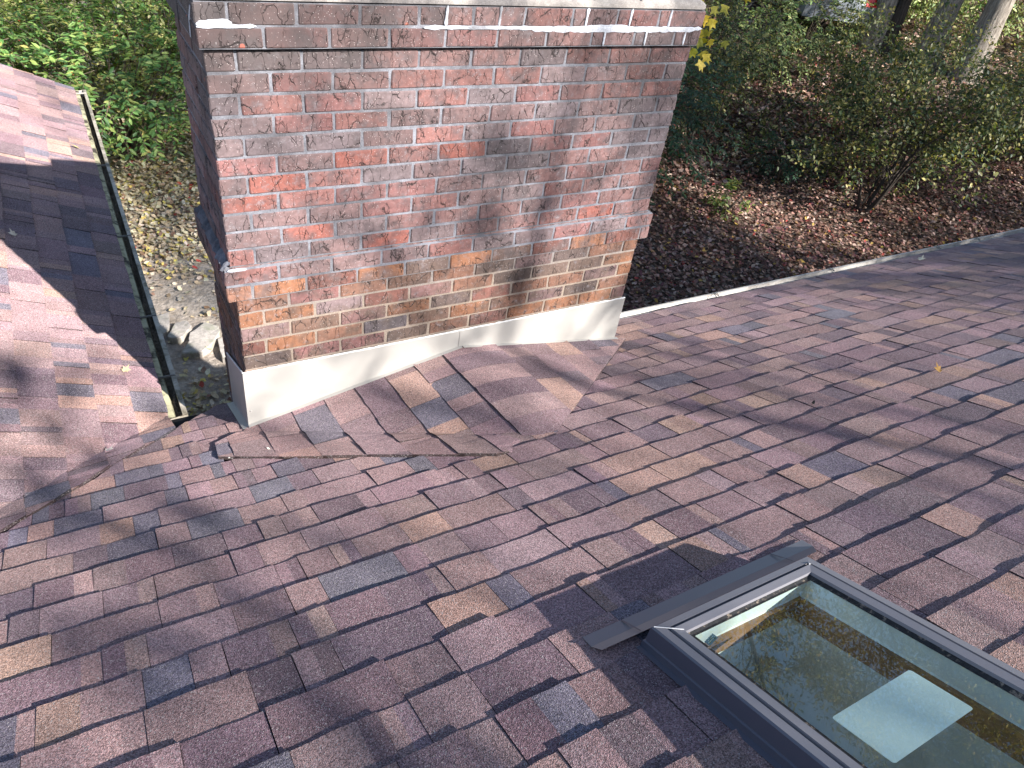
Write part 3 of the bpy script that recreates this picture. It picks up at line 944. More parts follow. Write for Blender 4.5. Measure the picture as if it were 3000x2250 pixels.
# crown
def crown():
    zt = 2 * H + .010; m = MB()
    rings = [(0, -.0, 0), (.0, .0, .012), (.012, .0, .024), (.05, .0, .040), (.16, 0, .085), (.235, 0, .10)]
    x0, x1, y0, y1 = -.020, W + .010, -.030, D + .030
    segs = 34; pts_all = []
    def ring(inset, z, rad):
        P = []
        a0, a1, b0, b1 = x0 + inset, x1 - inset, y0 + inset, y1 - inset
        rad = max(.012, rad)
        def arc(cx, cy, s):
            return [(cx + rad * math.cos(math.radians(s + t)), cy + rad * math.sin(math.radians(s + t))) for t in (0, 30, 60, 90)]
        c = [arc(a1 - rad, b0 + rad, -90), arc(a1 - rad, b1 - rad, 0), arc(a0 + rad, b1 - rad, 90), arc(a0 + rad, b0 + rad, 180)]
        for k in range(4):
            P += c[k]; nxt = c[(k + 1) % 4][0]; e = c[k][-1]
            nn = 40 if k % 2 == 1 else 10
            for t in range(1, nn): P.append((e[0] + (nxt[0] - e[0]) * t / nn, e[1] + (nxt[1] - e[1]) * t / nn))
        return [(x, y, z + (mnoise.noise((x * 14, y * 14, 0)) * .006 + mnoise.noise((x * 50, y * 50, 0)) * .002 if z > zt + .001 else 0)) for x, y in P]
    R_ = [ring(i, zt + z, .03) for i, _, z in rings]
    n = len(R_[0]); V = [p for r in R_ for p in r]
    Fc = [(k * n + i, k * n + (i + 1) % n, (k + 1) * n + (i + 1) % n, (k + 1) * n + i) for k in range(len(R_) - 1) for i in range(n)]
    Fc.append(tuple((len(R_) - 1) * n + i for i in range(n)))
    m.add(V, Fc)
    o = m.build('crown', 'crown', chim, smooth=True)
crown()
# flue tile set in the crown
m = MB()
fx0, fx1, fy0, fy1 = .72, 1.18, .10, .39; t_ = .022; za, zb_ = .2, .34
for a in ((fx0, fy0, fx1, fy0 + t_), (fx0, fy1 - t_, fx1, fy1), (fx0, fy0 + t_, fx0 + t_, fy1 - t_), (fx1 - t_, fy0 + t_, fx1, fy1 - t_)):
    m.box((a[0], a[1], za), (a[2], a[3], zb_))
m.build('flue', 'flue', chim)
# white mortar repairs
def smear(path, wd, depth, plane='y', y=-.0285):
    m = MB(); n = len(path); P = []
    for i, (x, z) in enumerate(path):
        x2, z2 = path[min(i + 1, n - 1)]; x1_, z1_ = path[max(i - 1, 0)]
        dx, dz = x2 - x1_, z2 - z1_; L = math.hypot(dx, dz) or 1; nx_, nz_ = -dz / L, dx / L
        ww = wd * (1 + .55 * mnoise.noise((x * 40, z * 40, 1))) * (.25 if i in (0, n - 1) else 1)
        for s, dep in ((-1, 0), (-.6, 1), (.6, 1), (1, 0)):
            P.append((x + nx_ * ww * s, z + nz_ * ww * s, dep * depth))
    if plane == 'y': V = [(x, y - d, z) for x, z, d in P]
    else: V = [(y - d, x, z) for x, z, d in P]
    m.add(V, [(i * 4 + j, i * 4 + j + 1, (i + 1) * 4 + j + 1, (i + 1) * 4 + j) for i in range(n - 1) for j in range(3)])
    m.build('mortar_smear', 'smear', chim)
def line(x0, z0, x1, z1, n=20, a=.0015): return [(x0 + (x1 - x0) * i / n, z0 + (z1 - z0) * i / n + a * mnoise.noise((i * .9, x0 * 9, 0))) for i in range(n + 1)]
ZB = H + .006
smear(line(-.016, ZB + .006, .085, ZB + .009, 8), .011, .0022)
smear(line(-.016, ZB - .001, .155, ZB + .001, 10), .0055, .002)
smear(line(.70, ZB + .0, 1.93, ZB + .0, 60), .0065, .0025)
smear(line(1.12, ZB - .004, 1.90, ZB - .003, 50), .010, .0012)
for x in (1.352, 1.555, 1.75, .985, .78): smear(line(x, ZB + .004, x + .003, 2 * H + .008, 8), .0058, .0022)
smear(line(1.36, ZB + .008, 1.55, ZB + .009, 12), .004, .002)
for x in (1.45, 1.65, 1.85): smear(line(x, .012, x, ZB - .008, 6), .0045, .0016)
smear(line(.0, .125, .05, .07, 8), .005, .002, 'x', -.0205); smear(line(.05, .07, .06, .02, 8), .005, .002, 'x', -.0205)
smear(line(-.012, -11 * H + .002, .055, -11 * H + .001, 8), .006, .002, 'y', -.024)
# mortar strips running up the crown in line with the joints
m = MB()
for x, wd in ((.37, .022), (.49, .018), (.565, .014), (.66, .013), (.90, .013), (1.10, .02), (1.385, .010), (1.60, .014), (1.36, .009)):
    P = []
    for k in range(7):
        t = k / 6; y = -.032 + .15 * t; z = 2 * H + .024 + .004 + (.055 if t > 0 else 0) * t + .0005
        z = 2 * H + .010 + (.0245 if t < .12 else .036 + (t - .1) * .055) + .006
        ww = wd * (1 + .5 * mnoise.noise((x * 9, t * 5, 2)))
        xx = x - .03 * t
        P += [(xx - ww / 2, y, z), (xx + ww / 2, y, z)]
    m.add(P, [(2 * k, 2 * k + 1, 2 * k + 3, 2 * k + 2) for k in range(6)])
m.build('crown_joint', 'smear', chim)

# flashing ---------------------------------------------------
ZT = -18.2 * H + .004
def sheet(poly, thick, nrm, name, parent, material='flash', sub=0):
    nrm = Vector(nrm).normalized() * thick
    a = [Vector(p) for p in poly]; b = [p + nrm for p in a]; n = len(a)
    m = MB(); m.add(b + a, [tuple(range(n)), tuple(range(2 * n - 1, n - 1, -1))] + [(i, n + i, n + (i + 1) % n, (i + 1) % n) for i in range(n)])
    return m.build(name, material, parent)
yf = -.0045; lift = .013
def crz(x):      # cricket height against the chimney face
    nn = nL if x < R0.x else nR
    return max(Z0 + .004, R0.z - nn.x * (x - R0.x) / nn.z) + lift
XL, XR = .003, W - .002
xs1 = [XL + (R0.x + .004 - XL) * i / 10 for i in range(11)]
sheet([(XL, yf, crz(XL))] + [(x, yf, crz(x)) for x in xs1[1:]] + [(R0.x + .004, yf, ZT), (XL, yf, ZT)], .0018, (0, -1, 0), 'flashing', chim)
xs2 = [R0.x - .012 + (XR - R0.x + .012) * i / 10 for i in range(11)]
sheet([(x, yf - .0022, crz(x)) for x in xs2] + [(XR, yf - .0022, ZT + .001), (R0.x - .012, yf - .0022, ZT + .001)], .0018, (0, -1, 0), 'flashing', chim)
def flange(a, b, y, wd=.02):
    A, B = Vector((a, y, crz(a) - .001)), Vector((b, y, crz(b) - .001))
    o_ = Vector((0, -wd, wd * .10)); th = Vector((0, 0, .0015))
    m = MB(); m.add([A, B, B + o_, A + o_, A + th, B + th, B + o_ + th, A + o_ + th], [(0, 1, 2, 3), (7, 6, 5, 4), (3, 2, 6, 7), (0, 3, 7, 4), (1, 5, 6, 2), (0, 4, 5, 1)])
    m.build('flashing_flange', 'flash', chim)
flange(XL - .004, R0.x + .002, yf, .021); flange(R0.x + .008, XR + .012, yf - .002, .021)
def side_flash(x, sgn):
    zs = lambda y, up: Z0 - y * TANP + up
    y0_, y1_ = yf - .002, YE + .01
    P = [(x, y0_, zs(y0_, .010)), (x, y1_, zs(y1_, .012)), (x, y1_, zs(y1_, .30)), (x, y0_, ZT)]
    sheet(P if sgn < 0 else P[::-1], .0018, (sgn, 0, 0), 'flashing', chim)
    xo = x + sgn * .030
    m = MB(); m.add([(x, y0_ - .02, zs(y0_ - .02, .011)), (x, y1_, zs(y1_, .011)), (xo, y1_, zs(y1_, .009)), (xo, y0_ - .008, zs(y0_ - .008, .009)),
                     (x, y0_ - .02, zs(y0_ - .02, .013)), (x, y1_, zs(y1_, .013)), (xo, y1_, zs(y1_, .011)), (xo, y0_ - .008, zs(y0_ - .008, .011))],
                    [(0, 1, 2, 3), (7, 6, 5, 4), (0, 3, 7, 4), (3, 2, 6, 7), (1, 5, 6, 2), (0, 4, 5, 1)])
    m.build('flashing_flange', 'flash', chim)
side_flash(.004, -1); side_flash(W - .006, 1)
m = MB()  # folded corner seam and rivets
m.box((.000, yf - .0035, Z0 + .02), (.006, yf - .001, ZT)); m.build('flashing_seam', 'flash', chim)
for (x, z) in ((.016, ZT - .05), (.016, ZT - .20), (W - .02, ZT - .055), (W - .02, ZT - .16)):
    m = MB(); m.tube([(x, yf - .002, z), (x, yf - .0052, z)], [.0045, .003], 8); m.build('rivet', 'flash', chim)
m = MB()  # caulk bead
N_ = 90
P = [(XL + (XR - XL) * i / N_, yf - .001 + .0008 * mnoise.noise((i * .7, 0, 0)), ZT + .003 + .0022 * mnoise.noise((i * .45, 3, 0))) for i in range(N_ + 1)]
m.tube(P, [.0042 + .0022 * mnoise.noise((i * .9, 7, 0)) for i in range(N_ + 1)], 6); m.build('caulk', 'caulk', chim)
m = MB(); P = [(.002, yf + (YE - yf) * i / 20, ZT + .004 - (ZT - (Z0 - YE * TANP + .30)) * i / 20) for i in range(21)]
m.tube(P, .0035, 5); m.build('caulk', 'caulk', chim)
tgx = Vector(map_main(-.128, -.262 / CP, .012))
m = MB(); m.box((-.012, -.03, -.001), (.004, .03, .003)); o = m.build('metal_tab', 'flash', cricket); o.location = tgx; o.rotation_euler = (-.4, 0, .25)

# ------------------------------------------------------------------ gutters
def extrude(profile, a, b, name, material, parent, axis='x', waves=0, close=False):
    """profile points (out, z) swept from a to b"""
    m = MB(); n = len(profile); steps = 24
    V = []
    for k in range(steps + 1):
        t = a + (b - a) * k / steps
        for (o_, z) in profile:
            j = .0015 * mnoise.noise((t * 1.3, o_ * 9, z * 9))
            V.append((t, o_, z + j) if axis == 'x' else (o_, t, z + j))
    nn = n if close else n - 1
    Fc = [(k * n + i, k * n + (i + 1) % n, (k + 1) * n + (i + 1) % n, (k + 1) * n + i) for k in range(steps) for i in range(nn)]
    m.add(V, Fc); return m.build(name, material, parent)

gl = empty('gutter')
tag(gl, 'weathered open gutter with mossy edge and dark debris along the left roof', 'gutter', 'open roof gutters')
zg = zl - .012; xi = XE + .004; xo = XE + .086
prof = [(xi, zg - .005), (xi, zg - .10), (xi + .055, zg - .10), (xo - .018, zg - .075), (xo - .012, zg - .035), (xo, zg - .018), (xo, zg + .002), (xo - .022, zg + .005), (xo - .023, zg - .006), (xo - .004, zg - .004)]
prof2 = [(x, z) for x, z in prof] + [(x - .0015 if i < 2 else x - .002, z + .002) for i, (x, z) in reversed(list(enumerate(prof[:7])))]
extrude(prof, .36, 4.73, 'trough', 'gutter_old', gl, 'y')
extrude([(XE - .004, zg + .004), (XE + .030, zg - .004), (XE + .036, zg - .03)], .36, 4.73, 'drip_edge', 'apron', gl, 'y')
m = MB(); V = []; nn = 90
for k in range(nn + 1):
    t = .37 + 4.34 * k / nn
    for q in range(5):
        V.append((xi + .003 + .058 * q / 4, t, zg - .042 + .030 * mnoise.noise((t * 9, q * .9, 0)) + (.02 if q == 0 else 0)))
m.add(V, [(k * 5 + q, k * 5 + q + 1, (k + 1) * 5 + q + 1, (k + 1) * 5 + q) for k in range(nn) for q in range(4)])
m.build('debris', 'muck', gl)['kind'] = 'stuff'
for y in (4.64, 3.17, 2.11, 1.2, .66):
    m = MB(); m.box((xi - .004, y - .004, zg + .001), (xo - .002, y + .004, zg + .004)); m.box((xi - .004, y - .002, zg + .005), (xo - .004, y + .002, zg + .010))
    m.build('hanger', 'hanger' if y < 4 else 'gutter', gl)
for y in (.355, 4.728):
    m = MB(); m.add([(x, y, z) for x, z in prof[:7]], [tuple(range(7))]); m.add([(x, y + .002, z) for x, z in prof[:7]], [tuple(reversed(range(7)))])
    m.build('end_cap', 'gutter_old' if y < 1 else 'gutter', gl)

gr = empty('gutter')
tag(gr, 'long white metal gutter rim running right from the chimney along the main eave', 'gutter', 'open roof gutters')
yi = YE + .006; yo = YE + .085; ze = Z0 - YE * TANP - .012
prf = [(yi, ze + .004), (yi, ze - .06), (yo - .015, ze - .06), (yo - .012, ze - .03), (yo, ze - .012), (yo, ze + .006), (yo - .014, ze + .009), (yo - .015, ze + .0)]
extrude(prf, W + .02, 9.6, 'trough', 'gutter', gr, 'x')
extrude([(YE - .012, ze + .014), (YE + .030, ze + .004), (YE + .034, ze - .02)], W + .02, 9.6, 'drip_edge', 'gutter', gr, 'x')
for x in (3.08, 4.22, 5.5, 6.05, 7.2, 8.4):
    m = MB(); P = [(x, yi + .0, ze + .012), (x + .012, yo - .006, ze + .014), (x + .03, yi + .03, ze + .012), (x + .045, yo - .004, ze + .014)]
    m.tube(P, .0028, 5); m.build('hanger', 'hanger', gr)
m = MB(); m.add([(W + .02, y, z) for y, z in prf[:6]], [tuple(range(6))]); m.build('end_cap', 'gutter', gr)

# ------------------------------------------------------------------ skylight
sk = empty('skylight')
tag(sk, 'dark grey framed skylight lying on the shingles with pale sticker under its glass', 'skylight')
def SPt(x, y, h): return Vector((x, y, Z0 - y * TANP + h))      # h is vertical above the roof plane
HT = .085
def ring_loft(specs, name, material, x0=SKX0, x1=SKX1, ya=SKY0, yb=SKY1):
    """specs: list of (inset, h); lofted closed loops round the frame"""
    m = MB(); V = []
    for ins, h in specs:
        V += [SPt(x0 + ins, ya - ins, h), SPt(x1 - ins, ya - ins, h), SPt(x1 - ins, yb + ins, h), SPt(x0 + ins, yb + ins, h)]
    Fc = [(k * 4 + i, k * 4 + (i + 1) % 4, (k + 1) * 4 + (i + 1) % 4, (k + 1) * 4 + i) for k in range(len(specs) - 1) for i in range(4)]
    m.add(V, Fc); return m.build(name, material, sk)
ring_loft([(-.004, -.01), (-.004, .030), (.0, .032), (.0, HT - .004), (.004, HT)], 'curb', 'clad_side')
ring_loft([(.004, HT), (.022, HT + .001), (.024, HT - .006), (.028, HT - .006), (.030, HT + .003), (.050, HT + .0), (.053, HT - .008)], 'frame', 'clad')
ring_loft([(.052, HT - .007), (.060, HT - .012), (.066, HT - .012)], 'gasket', 'seal')
gx0, gx1, gy0, gy1 = SKX0 + .058, SKX1 - .058, SKY0 - .058, SKY1 + .058
m = MB(); m.add([SPt(gx0, gy0, HT - .0125), SPt(gx1, gy0, HT - .0125), SPt(gx1, gy1, HT - .0125), SPt(gx0, gy1, HT - .0125)], [(3, 2, 1, 0)])
m.build('glass', 'glass', sk) if 'glass' in MAT else m.build('glass', m_glass(), sk)
ring_loft([(.060, HT - .016), (.060, HT - .075), (.062, HT - .080)], 'liner', 'liner')
ring_loft([(.062, HT - .080), (.074, HT - .081), (.074, HT - .150)], 'inner_trim', 'wood')
ring_loft([(.074, HT - .150), (.070, HT - .45)], 'shaft_wall', 'room')
m = MB(); h_ = HT - .445
m.add([SPt(SKX0, SKY0, h_), SPt(SKX1, SKY0, h_), SPt(SKX1, SKY1, h_), SPt(SKX0, SKY1, h_)], [(3, 2, 1, 0)]); m.build('shaft_floor', 'room', sk)
# paper sticker under the pane, with rounded corners
m = MB(); cx, cy, hw, hh, r = .705, -2.295, .115, .058, .006; pts = []
for sx, sy, s in ((1, 1, 0), (-1, 1, 90), (-1, -1, 180), (1, -1, 270)):
    for t in (0, 30, 60, 90):
        a = math.radians(s + t); pts.append((cx + sx * (hw - r) + r * math.cos(a), cy + sy * (hh - r) + r * math.sin(a)))
m.add([SPt(x, y, HT - .0145) for x, y in pts] + [SPt(x, y, HT - .0155) for x, y in pts], [tuple(range(16)), tuple(range(31, 15, -1))])
m.build('sticker', 'paper', sk)
# small dark etched label in the pane's low left corner
m = MB(); lx, ly = gx0 + .012, gy0 - .030
m.add([SPt(lx, ly, HT - .0138), SPt(lx + .034, ly + .010, HT - .0138), SPt(lx + .034, ly - .006, HT - .0138), SPt(lx, ly - .016, HT - .0138)], [(0, 1, 2, 3)]); m.build('etched_label', 'ink', sk)
m = MB()
for i in range(9):
    for j in range(3):
        if RND.random() < .7:
            x = lx + .004 + i * .003; y = ly + .0 - .004 * j + (x - lx) * .29
            m.add([SPt(x, y, HT - .0132), SPt(x + .0018, y, HT - .0132), SPt(x + .0018, y - .0018, HT - .0132), SPt(x, y - .0018, HT - .0132)], [(3, 2, 1, 0)])
m.build('etched_marks', 'inkdot', sk)['kind'] = 'stuff'
# apron flashing at the low end
def RP(x, y, h): return Vector(map_main(x, y / CP, h)) 
m = MB()
ys_ = (SKY0 + .012, -1.838, -1.800)
xa, xb = .378, 1.112
V = []
for k, y in enumerate((SKY0 + .013, -1.836, -1.797)):
    hh_ = (.030, .014, .0105)[k]
    x_l = (SKX0 - .10, .376, .381)[k]; x_r = (SKX1 + .10, 1.108, 1.115)[k]
    for i in range(9): V.append(RP(x_l + (x_r - x_l) * i / 8, y, hh_))
V2 = [v + Vector((0, -.0004, -.003)) for v in V]
m.add(V, [(k * 9 + i, k * 9 + i + 1, (k + 1) * 9 + i + 1, (k + 1) * 9 + i) for k in range(2) for i in range(8)])
m.add(V2[18:] + V[18:], [(i, i + 1, 10 + i, 9 + i) for i in range(8)])
m.build('apron_flashing', 'clad', sk)
for x in (.487, .985):
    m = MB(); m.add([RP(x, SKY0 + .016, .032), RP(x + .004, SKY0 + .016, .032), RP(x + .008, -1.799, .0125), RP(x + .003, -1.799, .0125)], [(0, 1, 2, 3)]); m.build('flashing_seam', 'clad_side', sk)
for sgn, x in ((-1, SKX0), (1, SKX1)):      # step flashing strips along the sides
    m = MB(); V = []
    for k in range(9):
        y = SKY0 - (SKY0 - SKY1) * k / 8
        V += [RP(x - sgn * .0, y, .011), RP(x + sgn * .016, y, .0085)]
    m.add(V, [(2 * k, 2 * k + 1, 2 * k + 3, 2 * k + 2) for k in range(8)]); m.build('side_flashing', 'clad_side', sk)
m = MB(); m.tube([SPt(SKX1 - .004, SKY0 - .004, HT - .01), SPt(SKX1 - .03, SKY0 - .03, HT + .004)], .0016, 5); m.build('corner_joint', 'caulk', sk)
m = MB(); m.tube([SPt(SKX0 + .004, SKY0 - .004, HT + .0005), SPt(SKX0 + .03, SKY0 - .03, HT + .004), SPt(SKX0 + .05, SKY0 - .045, HT + .002)], .0012, 5); m.build('corner_joint', 'caulk', sk)

# ------------------------------------------------------------------ fallen leaves on the roofs
def roof_leaf(p, nrm, size, yaw, col, label, tmpl=MP, curl=.35):
    nrm = Vector(nrm); d = Vector((math.cos(yaw), math.sin(yaw), 0)); d = (d - nrm * d.dot(nrm)).normalized()
    me = leaf_mesh('fallen_leaf', tmpl, np.array([[0, 0, 0]], float), np.array([tuple(d)]), np.array([tuple(nrm)]), np.array([size]), np.array([col], float))
    for v in me.vertices:
        r_ = (v.co.x ** 2 + v.co.y ** 2); v.co += nrm * (curl * r_ / size + RND.uniform(0, .12) * size * .5)
    me.materials.append(MAT['litter'])
    o = bpy.data.objects.new('fallen_leaf', me); link(o); o.location = p
    tag(o, label, 'leaf', 'fallen leaves on the roofs')
def onmain(x, y, h=.010): return Vector(map_main(x, y / CP, h))
def onleft(x, y, h=.010): return Vector(map_left(y, x / CP, h))
TAN = (.62, .52, .40)
roof_leaf(onleft(-.76, 1.80), n1, .06, 2.4, TAN, 'pale curled leaf lying in the dark shade on the left roof')
roof_leaf(onleft(-.43, .64), n1, .055, .9, (.60, .49, .30), 'small tan leaf on the left roof beside the lower end of the mossy gutter')
roof_leaf(onmain(-.555, .05, .018), n2, .05, .3, (.68, .60, .50), 'whitish leaf lying on the valley where the two roofs meet')
roof_leaf(onmain(2.67, -1.27), n2, .045, 1.2, (.24, .14, .045), 'brown and yellow folded leaf alone on the right part of the main roof', curl=.9)
roof_leaf(onmain(1.97, -1.18), n2, .022, .5, (.05, .045, .04), 'tiny dark dried leaf scrap in the middle of the main roof', CR)
roof_leaf(onleft(-.36, 3.36), n1, .07, 3.3, (.62, .50, .22), 'yellow narrow leaf on the sunlit far end of the left roof', OV)
roof_leaf(onmain(4.95, .20), n2, .08, .2, (.62, .55, .42), 'pale leaf close to the white gutter on the right')
roof_leaf(Vector((XE + .05, .50, zg - .03)), (0, 0, 1), .06, .4, (.36, .28, .06), 'mustard leaf caught in the near end of the mossy gutter')
roof_leaf(onmain(.02, -.315, .014), n2, .025, 1.9, (.66, .62, .52), 'small shredded leaf bit at the foot of the saddle by the chimney', OV)

# ------------------------------------------------------------------ plants
def rvec(s=1): return Vector((RND.gauss(0, s), RND.gauss(0, s), RND.gauss(0, s)))

def grow(m, p, d, length, r, depth, maxd, sites, spread=.6, kids=(3, 5), up=.12, k=6, wig=.16, minr=.003, twigs=None):
    n = max(3, int(length / .35) + 2) if depth < 2 else 4
    pts = [p.copy()]; rad = [r]; q = p.copy(); dd = d.normalized()
    for i in range(n):
        dd = (dd + rvec(wig) + Vector((0, 0, up))).normalized()
        q = q + dd * (length / n); pts.append(q.copy()); rad.append(max(minr, r * (1 - .72 * (i + 1) / n)))
    m.tube(pts, rad, max(3, k - depth), caps=False)
    if depth >= maxd:
        for i in range(1, len(pts)): sites.append((pts[i], dd.copy()))
        return pts
    for c in range(RND.randint(*kids)):
        t = RND.uniform(.3, 1); i = min(len(pts) - 2, int(t * n)); a = pts[i].lerp(pts[i + 1], RND.random())
        side = rvec(); side = (side - dd * side.dot(dd)).normalized()
        grow(m, a, (dd * (1 - spread * .6) + side * spread).normalized(), length * RND.uniform(.5, .72), rad[i] * RND.uniform(.5, .7), depth + 1, maxd, sites, spread, kids, up * .8, k, wig, minr)
    grow(m, pts[-1], dd, length * .6, rad[-1], depth + 1, maxd, sites, spread, kids, up, k, wig, minr)
    return pts

def leaves_at(sites, per, jitter, size, pal, wt, droop=.3):
    P = []; Dr = []
    for p, d in sites:
        for _ in range(per):
            P.append(tuple(p + rvec(jitter))); v = d * .4 + rvec(.7); v.z -= droop; Dr.append(tuple(v))
    P = np.array(P); Dr = np.array(Dr); n = len(P)
    nr = np.stack([NP.normal(0, .5, n), NP.normal(-.25, .5, n), np.ones(n)], 1)
    return P, Dr, nr, NP.uniform(size[0], size[1], n), pick(pal, wt, n)

GRN = [(.055, .11, .035), (.075, .145, .045), (.04, .085, .035), (.11, .17, .05), (.20, .23, .06), (.30, .28, .07)]

def bush(name, base, rx, ry, rz, nclump, per, size, pal, wt, label, cat, group=None, stems=9, sprays=True, tmpl=OV, material='leaf', hollow=.45, parts=0, zmin=.18, berries=False, trim=None, stem_mat='twig', cz=.55):
    bx, by = base; bz = ground(bx, by)
    root = empty(name, (bx, by, bz)); root.location = (0, 0, 0)
    tag(root, label, cat, group)
    C = Vector((bx, by, bz + rz * cz))
    m = MB(); P = []; Dr = []; Nn = []
    for s in range(stems):
        a = RND.uniform(0, 6.28); rr_ = RND.uniform(.3, .9); tip = C + Vector((math.cos(a) * rx * rr_, math.sin(a) * ry * rr_, rz * RND.uniform(-.1, .42)))
        b0 = Vector((bx + RND.uniform(-.3, .3) * rx * .5, by + RND.uniform(-.3, .3) * ry * .5, bz - .05))
        mid = b0.lerp(tip, .5) + Vector((0, 0, rz * .12)) + rvec(.05)
        pts = [b0, b0.lerp(mid, .5) + rvec(.04), mid, mid.lerp(tip, .5) + rvec(.04), tip]
        m.tube(pts, [.022, .018, .014, .009, .005], 5, caps=False)
    for c in range(nclump):
        while True:
            v = Vector((RND.uniform(-1, 1), RND.uniform(-1, 1), RND.uniform(-1, 1)))
            if hollow < v.length < 1: break
        bump = 1 + .28 * mnoise.noise(v * 2.3 + Vector((bx, by, 0)))
        p = C + Vector((v.x * rx, v.y * ry, v.z * rz * .55 / .55 * cz)) * bump
        if p.z < bz + zmin * rz: continue
        if trim and not trim(p): continue
        out = Vector((v.x / rx, v.y / ry, v.z / rz)).normalized()
        d = (out + rvec(.35) + Vector((0, 0, -.15))).normalized(); L = RND.uniform(.25, .5) * (rx + ry) * .16 + .12
        q = p + d * L + Vector((0, 0, -.3 * L))
        mid = p.lerp(q, .5) + Vector((0, 0, .08 * L))
        m.tube([p - d * L * .4, mid, q], [.006, .004, .002], 3, caps=False)
        side = d.cross(Vector((0, 0, 1))); side = side.normalized() if side.length > .01 else Vector((1, 0, 0))
        for t in range(per):
            f = (t // 2 + .5) / (per / 2); pp = p.lerp(mid, f * 2) if f < .5 else mid.lerp(q, f * 2 - 1)
            sd = side if t % 2 else -side
            ld = (sd * .9 + d * .5 + rvec(.28) + Vector((0, 0, -.28))); P.append(tuple(pp + rvec(.012 if sprays else .07))); Dr.append(tuple(ld))
            nn = Vector((0, 0, 1)) * .8 + out * .5 + rvec(.35); Nn.append(tuple(nn))
    n = len(P); P = np.array(P); Dr = np.array(Dr); Nn = np.array(Nn); S = NP.uniform(size[0], size[1], n); Cc = pick(pal, wt, n)
    # clumps differ in tone
    tone = np.array([1 + .75 * mnoise.noise((p[0] * 1.6, p[1] * 1.6, p[2] * 1.6)) for p in P]); Cc = Cc * tone[:, None]
    m.build('branches', stem_mat, root)
    keep = np.ones(n, bool)
    if parts:
        vis = seen(P[:, 0], P[:, 1], P[:, 2], -20); dd = np.linalg.norm(P - np.array(CAM), axis=1)
        scr = np.where(vis, S / dd, 0); idx = np.argsort(-scr)[:parts]; keep[idx] = False
        variants = []
        for vv in range(6):
            cc = pick(pal, wt, 1)
            me = leaf_mesh('leaf', tmpl, np.zeros((1, 3)), np.array([[1., 0, 0]]), np.array([[0, 0, 1.]]), np.array([1.]), cc); me.materials.append(MAT[material]); variants.append(me)
        for i in idx:
            if scr[i] == 0: continue
            o = bpy.data.objects.new('leaf', variants[RND.randrange(6)]); link(o, root)
            d = Vector(Dr[i]).normalized(); nn = Vector(Nn[i]); s = nn.cross(d).normalized(); u = d.cross(s)
            Mx = Matrix((d, s, u)).transposed().to_4x4(); o.matrix_local = Matrix.Translation(Vector(P[i])) @ Mx @ Matrix.Scale(float(S[i]), 4)
    leaf_obj('foliage', tmpl, P[keep], Dr[keep], Nn[keep], S[keep], Cc[keep], material, root, 'stuff')
    if berries:
        mb = MB(); idx = NP.choice(n, min(170, n), replace=False)
        for i in idx:
            for _ in range(2):
                c = Vector(P[i]) + rvec(.012); r = .0065
                mb.add([c + Vector(v) * r for v in ((1, 0, 0), (-1, 0, 0), (0, 1, 0), (0, -1, 0), (0, 0, 1), (0, 0, -1))],
                       [(0, 2, 4), (2, 1, 4), (1, 3, 4), (3, 0, 4), (2, 0, 5), (1, 2, 5), (3, 1, 5), (0, 3, 5)])
        mb.build('berries', 'berry', root)['kind'] = 'stuff'
    return root

# left: honeysuckle thicket
LGR = [(.11, .22, .065), (.16, .29, .085), (.07, .15, .055), (.24, .34, .10), (.38, .41, .13), (.50, .45, .14)]
LYL = [(.42, .46, .16), (.54, .54, .22), (.28, .36, .12), (.62, .58, .28), (.66, .58, .18)]
bush('shrub', (.2, 9.0), 2.3, 1.5, 1.75, 1300, 14, (.065, .12), LGR, [3, 5, 2, 4, 2, .4], 'bright green shrub with red berries behind the left gutter, arching over pale leaves', 'shrub', 'shrubs at the wood edge', stems=30, parts=290, zmin=.40, berries=True, trim=lambda p: p.x > -2.6)
bush('shrub', (.9, 10.9), 2.3, 1.4, 3.0, 1500, 13, (.06, .11), LYL, [4, 4, 3, 3, 1], 'pale yellow-green sunlit shrub rising behind the berry shrub against the chimney', 'shrub', 'shrubs at the wood edge', stems=14, zmin=.2)
bush('shrub', (-1.2, 11.6), 2.6, 1.6, 3.8, 1000, 13, (.07, .12), LGR[:4] + LYL[:2], [3, 4, 2, 4, 3, 2], 'mid green shrub with yellowing leaves above the far edge of the left roof', 'shrub', 'shrubs at the wood edge', stems=12, zmin=.15)
bush('shrub', (-3.2, 14.8), 4.5, 2.2, 4.6, 900, 12, (.10, .17), LGR, [3, 4, 3, 4, 3, 1], 'dense shrub mass at the top left corner above the left roof', 'shrub', 'shrubs at the wood edge', stems=10, zmin=.02)
bush('shrub', (3.2, 15.4), 4.0, 2.0, 4.6, 900, 12, (.10, .17), LGR[1:] + LYL[:1], [3, 4, 3, 4, 4, 2], 'leafy shrub mass directly behind the chimney top on its left', 'shrub', 'shrubs at the wood edge', stems=10, zmin=.02)

